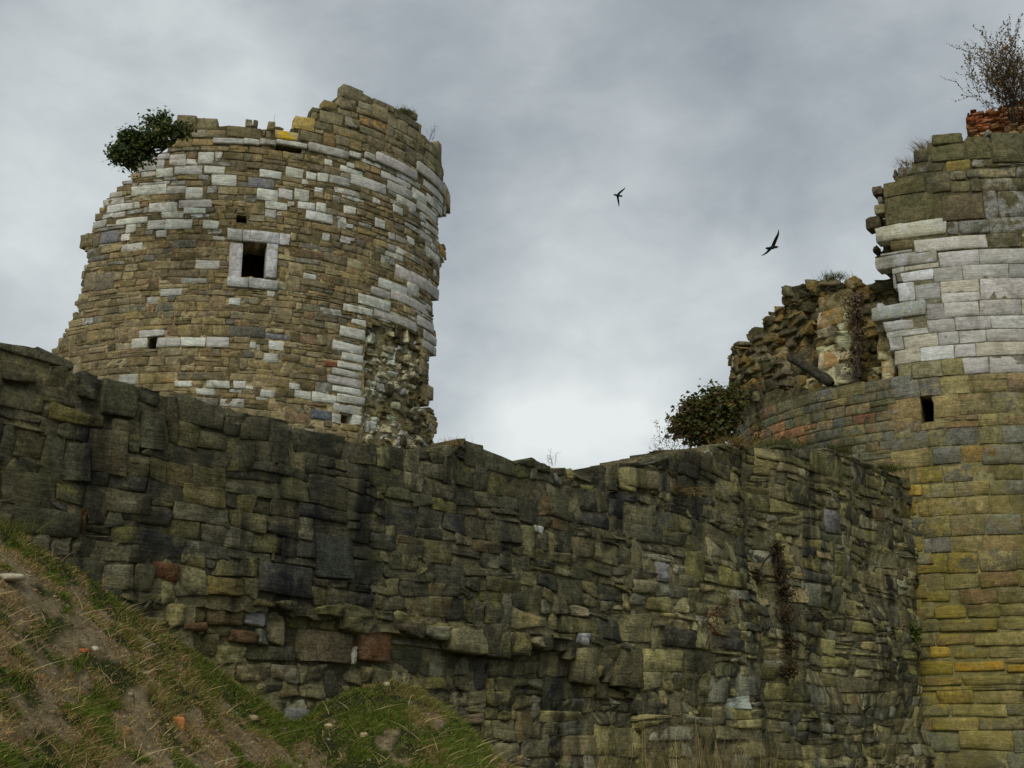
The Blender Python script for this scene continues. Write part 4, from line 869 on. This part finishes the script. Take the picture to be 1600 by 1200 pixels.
shrub('shrub', 'thin bare sapling on the wall top left of the brown ivy bush', 'shrub', at(1052, 714, 21.6), 7, .52, .9, 10, .005, .022, lin([(96,84,52),(70,64,40)]), .35, 2)
shrub('weed', 'tiny dark weed in the dip of the wall top', 'weed', at(926, 745, 17.0), 4, .11, .35, 11, .003, .02, lin([(52,60,28),(70,64,34)]), .9, 1)
shrub('weed', 'wispy dry weed on the sloping wall top between the dip and the peak', 'weed', at(862, 727, 16.2), 5, .16, .35, 12, .002, .012, lin([(96,90,52)]), .3, 1)
shrub('weed', 'leafless twig sprouting from the right shoulder of the tall tower', 'weed', at(672, 218, 34.5), 3, .42, .35, 13, .006, .02, lin([(96,90,52)]), .3, 1)
shrub('weed', 'thin bare stem on the top of the tall tower beside the orange lichen', 'weed', at(432, 197, 33.6), 1, .30, .5, 14, .006, .02, lin([(96,90,52)]), .3, 0)
shrub('dead_creeper', 'hanging brown roots running down the hollow in the dark wall', 'creeper', at(1196, 985, 21.9), 6, .7, .6, 15, .008, .03, lin([(110,86,50),(84,64,40)]), .5, 2, -1.2)
shrub('dead_creeper', 'reddish dry stems hanging from the wall beside the hollow', 'creeper', at(1098, 978, 19.6), 5, .5, .6, 16, .006, .03, lin([(130,80,50),(96,70,40)]), .5, 2, -1.4)
def tuft(label, x, y, dist, n, L_, w, cols, seed, lean=(0, 0, 0), bend=.5):
    r = np.random.default_rng(seed); b = at(x, y, dist); P = b+r.normal(0, 1, (n, 3))*np.array([w, w*.8, .01]); ln = r.normal(0, .45, (n, 3))+np.array(lean); ln[:, 2] = 0
    V, Q, C = blades(P, L_*r.uniform(.4, 1.1, n), ln, np.full(n, dist*.0004), vary(r, cols[r.integers(0, len(cols), n)], .2), bend, r, 3)
    tag(mesh('grass_tuft', V, Q, M_GRASS, None, {'Col': C}), label, 'grass tuft', 'grass tufts growing on the ruined masonry')
dryc = lin([(132,110,60),(112,98,52),(150,124,70)])*1.25; grc = lin([(84,88,36),(100,98,44),(66,76,30)])*1.25
tuft('dry golden grass tuft hanging below the wall top near the brown ivy bush', 1042, 775, 19.6, 260, .35, .28, dryc, 1, (0, -.3, 0), 1.4)
tuft('brown green grass tuft on the wall crest left of the brown ivy bush', 1045, 728, 20.6, 300, .25, .14, grc*.9, 2, (0, -.3, 0), .9)
tuft('low grass tuft at the foot of the raised slab on the wall top', 706, 695, 15.0, 90, .12, .07, dryc, 3)
tuft('short dry grass tuft on the uppermost stone step of the right tower', 1444, 233, 29.2, 120, .28, .13, dryc*.9, 4, (-.4, 0, 0))
tuft('short dry grass tuft on the lower stone step of the right tower', 1420, 260, 29.2, 120, .24, .13, dryc*.8, 5, (-.4, 0, 0))
tuft('mossy green tuft on the right side of the tall tower peak', 632, 177, 34.5, 200, .22, .14, grc*.8, 6)
tuft('moss green tuft on the rubble top left of the white ashlar', 1305, 436, 29.6, 300, .18, .17, grc*.8, 7)
tuft('small green tuft where the bank crest meets the left edge of the wall', 20, 830, 11.6, 220, .16, .12, grc, 8)

def on_wall(x, y): q = CWS.sz(x, y); w = CWS.xyz(np.array(q[0]), np.array(q[1]), np.array(.15)); return float(np.hypot(w[0], w[1]))
tuft('matted brown grass tuft on the wall crest below the brown ivy bush', 1150, 694, on_wall(1150, 694), 330, .20, .20, dryc*.75, 21, (0, -.3, 0), .9)
tuft('green brown grass tuft on the wall crest below the reddish stones', 1225, 699, on_wall(1225, 699), 330, .22, .20, grc*.8, 22, (0, -.3, 0), .9)
tuft('dull green grass tuft on the wall crest left of the slit window', 1305, 706, on_wall(1305, 706), 330, .22, .22, grc*.7, 23, (0, -.3, 0), .9)
tuft('mossy tuft where the wall crest meets the right tower', 1385, 736, on_wall(1385, 736), 330, .26, .22, grc*.8, 24, (0, -.3, 0), .9)
# ================================================================== BRICK FRAGMENT ON THE RIGHT TOWER, TIMBER
def build_brick():
    r = np.random.default_rng(71); D0 = 30.2; u = ray(1560, 190); u = u[:2]/np.hypot(*u[:2]); t = np.array([u[1], -u[0]]); c = u*D0
    ps = [c+t*k for k in np.linspace(-.75, 3.2, 60)]; s = Surf(ps, 0)
    root = empty('brick_wall', (*c, at(1560, 210, D0)[2]), 'broken red brick wall stump under the shrub on the right tower', 'wall')
    poly = [(1510,215),(1509,182),(1516,171),(1532,172),(1545,168),(1556,172),(1572,160),(1600,150),(1640,146),(1760,150),(1760,215)]
    zz = [s.sz(1560, 216)[1]]
    while zz[-1] < s.sz(1560, 140)[1]: zz.append(zz[-1]+r.uniform(.055, .09))
    C = layout(0, 3.9, zz, lambda a, b, h: .24, wob=.03, jump=0, split=0, seed=3); C = clip_poly(s, C, poly, .03); n = len(C)
    V, Q, a, b = stones(s, C, r.normal(0, .05, n), vary(r, pick(r, pal((158,98,60),(134,80,50),(174,124,84),(104,68,44),(178,142,108)), n), .18), with_a(pick(r, pal((88,60,36),(182,140,104)), n), .8), gap=.006, bev=.02, rough=.015, tilt=.03, depth=.25, cj=.014, rnd=1)
    mesh('brickwork', V, Q, M_RUB, root, {'Col': a, 'Col2': b})
    def dep(S, Z):
        X, Y = s.px(S, Z+.06); return np.where(inpoly(X, Y, poly), .09, np.nan)
    P, Q, a, b = core(s, .1, 3.9, zz[0], zz[-1], .07, dep, .7, lambda X, Y: (np.tile(pal((120,84,56)), (len(X), 1)), with_a(np.tile(pal((80,60,40)), (len(X), 1)), .7)))
    mesh('brick_core', P, Q, M_RUB, root, {'Col': a, 'Col2': b}, smooth=False)
build_brick()
def build_log():
    a = at(1232, 556, 28.6); b = at(1302, 600, 27.95); n = 14; t = np.linspace(0, 1, n)[:, None]; r = np.random.default_rng(2)
    pts = a*(1-t)+b*t; pts = pts+r.normal(0, .008, pts.shape); rad = np.concatenate([[.03, .10], np.linspace(.095, .11, n-3), [.05]]); V, Q = tube(pts, rad, 12); V = V+r.normal(0, .008, V.shape)
    tag(mesh('timber_beam', V, Q, M_LOG), 'dark round timber leaning from the rubble onto the low curved masonry', 'beam')
build_log()

# ================================================================== BIRDS
def build_bird(label, dist, ctr, sc, beak, tail, w1, w2, seed):
    """points are offsets in photo pixels plus a depth in metres; each bird is one closed body with both wings"""
    k = dist/F
    def P(x, y, d=0): 
        dd = (FW*0+np.array([1., 0, 0])*(x-ctr[0])-UP*(y-ctr[1]))*k*1.03; return dd+np.array([0, 1, 0])*d
    V = []; Q = []; n = 0
    def loft(cs, rads, ax, sides=10):      # cs centres, rads (a,b) radii along ax / perpendicular
        nonlocal n
        cs = np.array(cs); T = np.gradient(cs, axis=0); T /= np.linalg.norm(T, axis=1)[:, None]
        for c, tt, (ra, rb) in zip(cs, T, rads):
            A = np.array(ax)-np.dot(ax, tt)*tt; A /= np.linalg.norm(A); B = np.cross(tt, A)
            for i in range(sides):
                f = 2*math.pi*i/sides; V.append(c+A*math.cos(f)*ra+B*math.sin(f)*rb)
        for j in range(len(cs)-1):
            for i in range(sides): Q.append((n+j*sides+i, n+j*sides+(i+1) % sides, n+(j+1)*sides+(i+1) % sides, n+(j+1)*sides+i))
        n += len(cs)*sides
        V.append(cs[0]); V.append(cs[-1]); m = n; n += 2
        for i in range(sides): T3.append((m-len(cs)*sides+(i+1) % sides, m-len(cs)*sides+i, m)); T3.append((m-sides+i, m-sides+(i+1) % sides, m+1))
    T3 = []
    bk, tl = np.array(P(*beak, -.04)), np.array(P(*tail, .06)); L_ = np.linalg.norm(tl-bk)
    tt = np.array([0, .10, .16, .24, .34, .48, .62, .74, .86, 1.0]); rr = np.array([.004, .012, .034, .040, .036, .055, .050, .030, .020, .012])*L_/.42*1.1
    loft([bk*(1-t)+tl*t for t in tt], [(q, q*(2.0 if t > .84 else .95)) for q, t in zip(rr, tt)], (0, 1, 0.2))
    for w in (w1, w2):
        cs = [P(x, y, d) for x, y, d, _ in w]; loft(cs, [(.010, c*k) for _, _, _, c in w], (0, 1, 0))
    base = at(ctr[0], ctr[1], dist); o = mesh('bird', np.array(V)+base, Q, M_BIRD, None, None, True, T3)
    md = o.modifiers.new('remesh', 'REMESH'); md.mode = 'VOXEL'; md.voxel_size = .0065; md.use_smooth_shade = True
    tag(o, label, 'bird', 'birds flying between the towers')
build_bird('small black bird flying left, one wing up and one straight down', 46, (966, 304.5), 1, (957.2, 304.5), (973, 305.8),
           [(965.5, 304.5, 0, 2.2), (968, 302, -.05, 2.0), (971.5, 300, -.12, 1.7), (974.5, 298.3, -.16, 1.2), (976.8, 296, -.2, .35)],
           [(965, 305, 0, 2.4), (965.6, 309, .05, 1.9), (966.6, 313, .1, 1.6), (967.4, 317, .14, 1.2), (967.6, 321, .18, .35)], 1)
build_bird('larger black bird right of the other, wings raised in a banked glide', 40, (1206.5, 386), 1, (1217.3, 386.2), (1196.8, 387.2),
           [(1207.5, 385.5, 0, 3.0), (1209.5, 380, -.05, 3.0), (1212.3, 373.5, -.1, 2.6), (1214.6, 368.5, -.14, 1.9), (1215.2, 361.5, -.18, .4)],
           [(1205, 386.5, 0, 2.8), (1202.5, 389.5, .06, 2.4), (1198.8, 392.8, .12, 1.8), (1195, 394.8, .16, 1.2), (1190.8, 396.2, .2, .35)], 2)
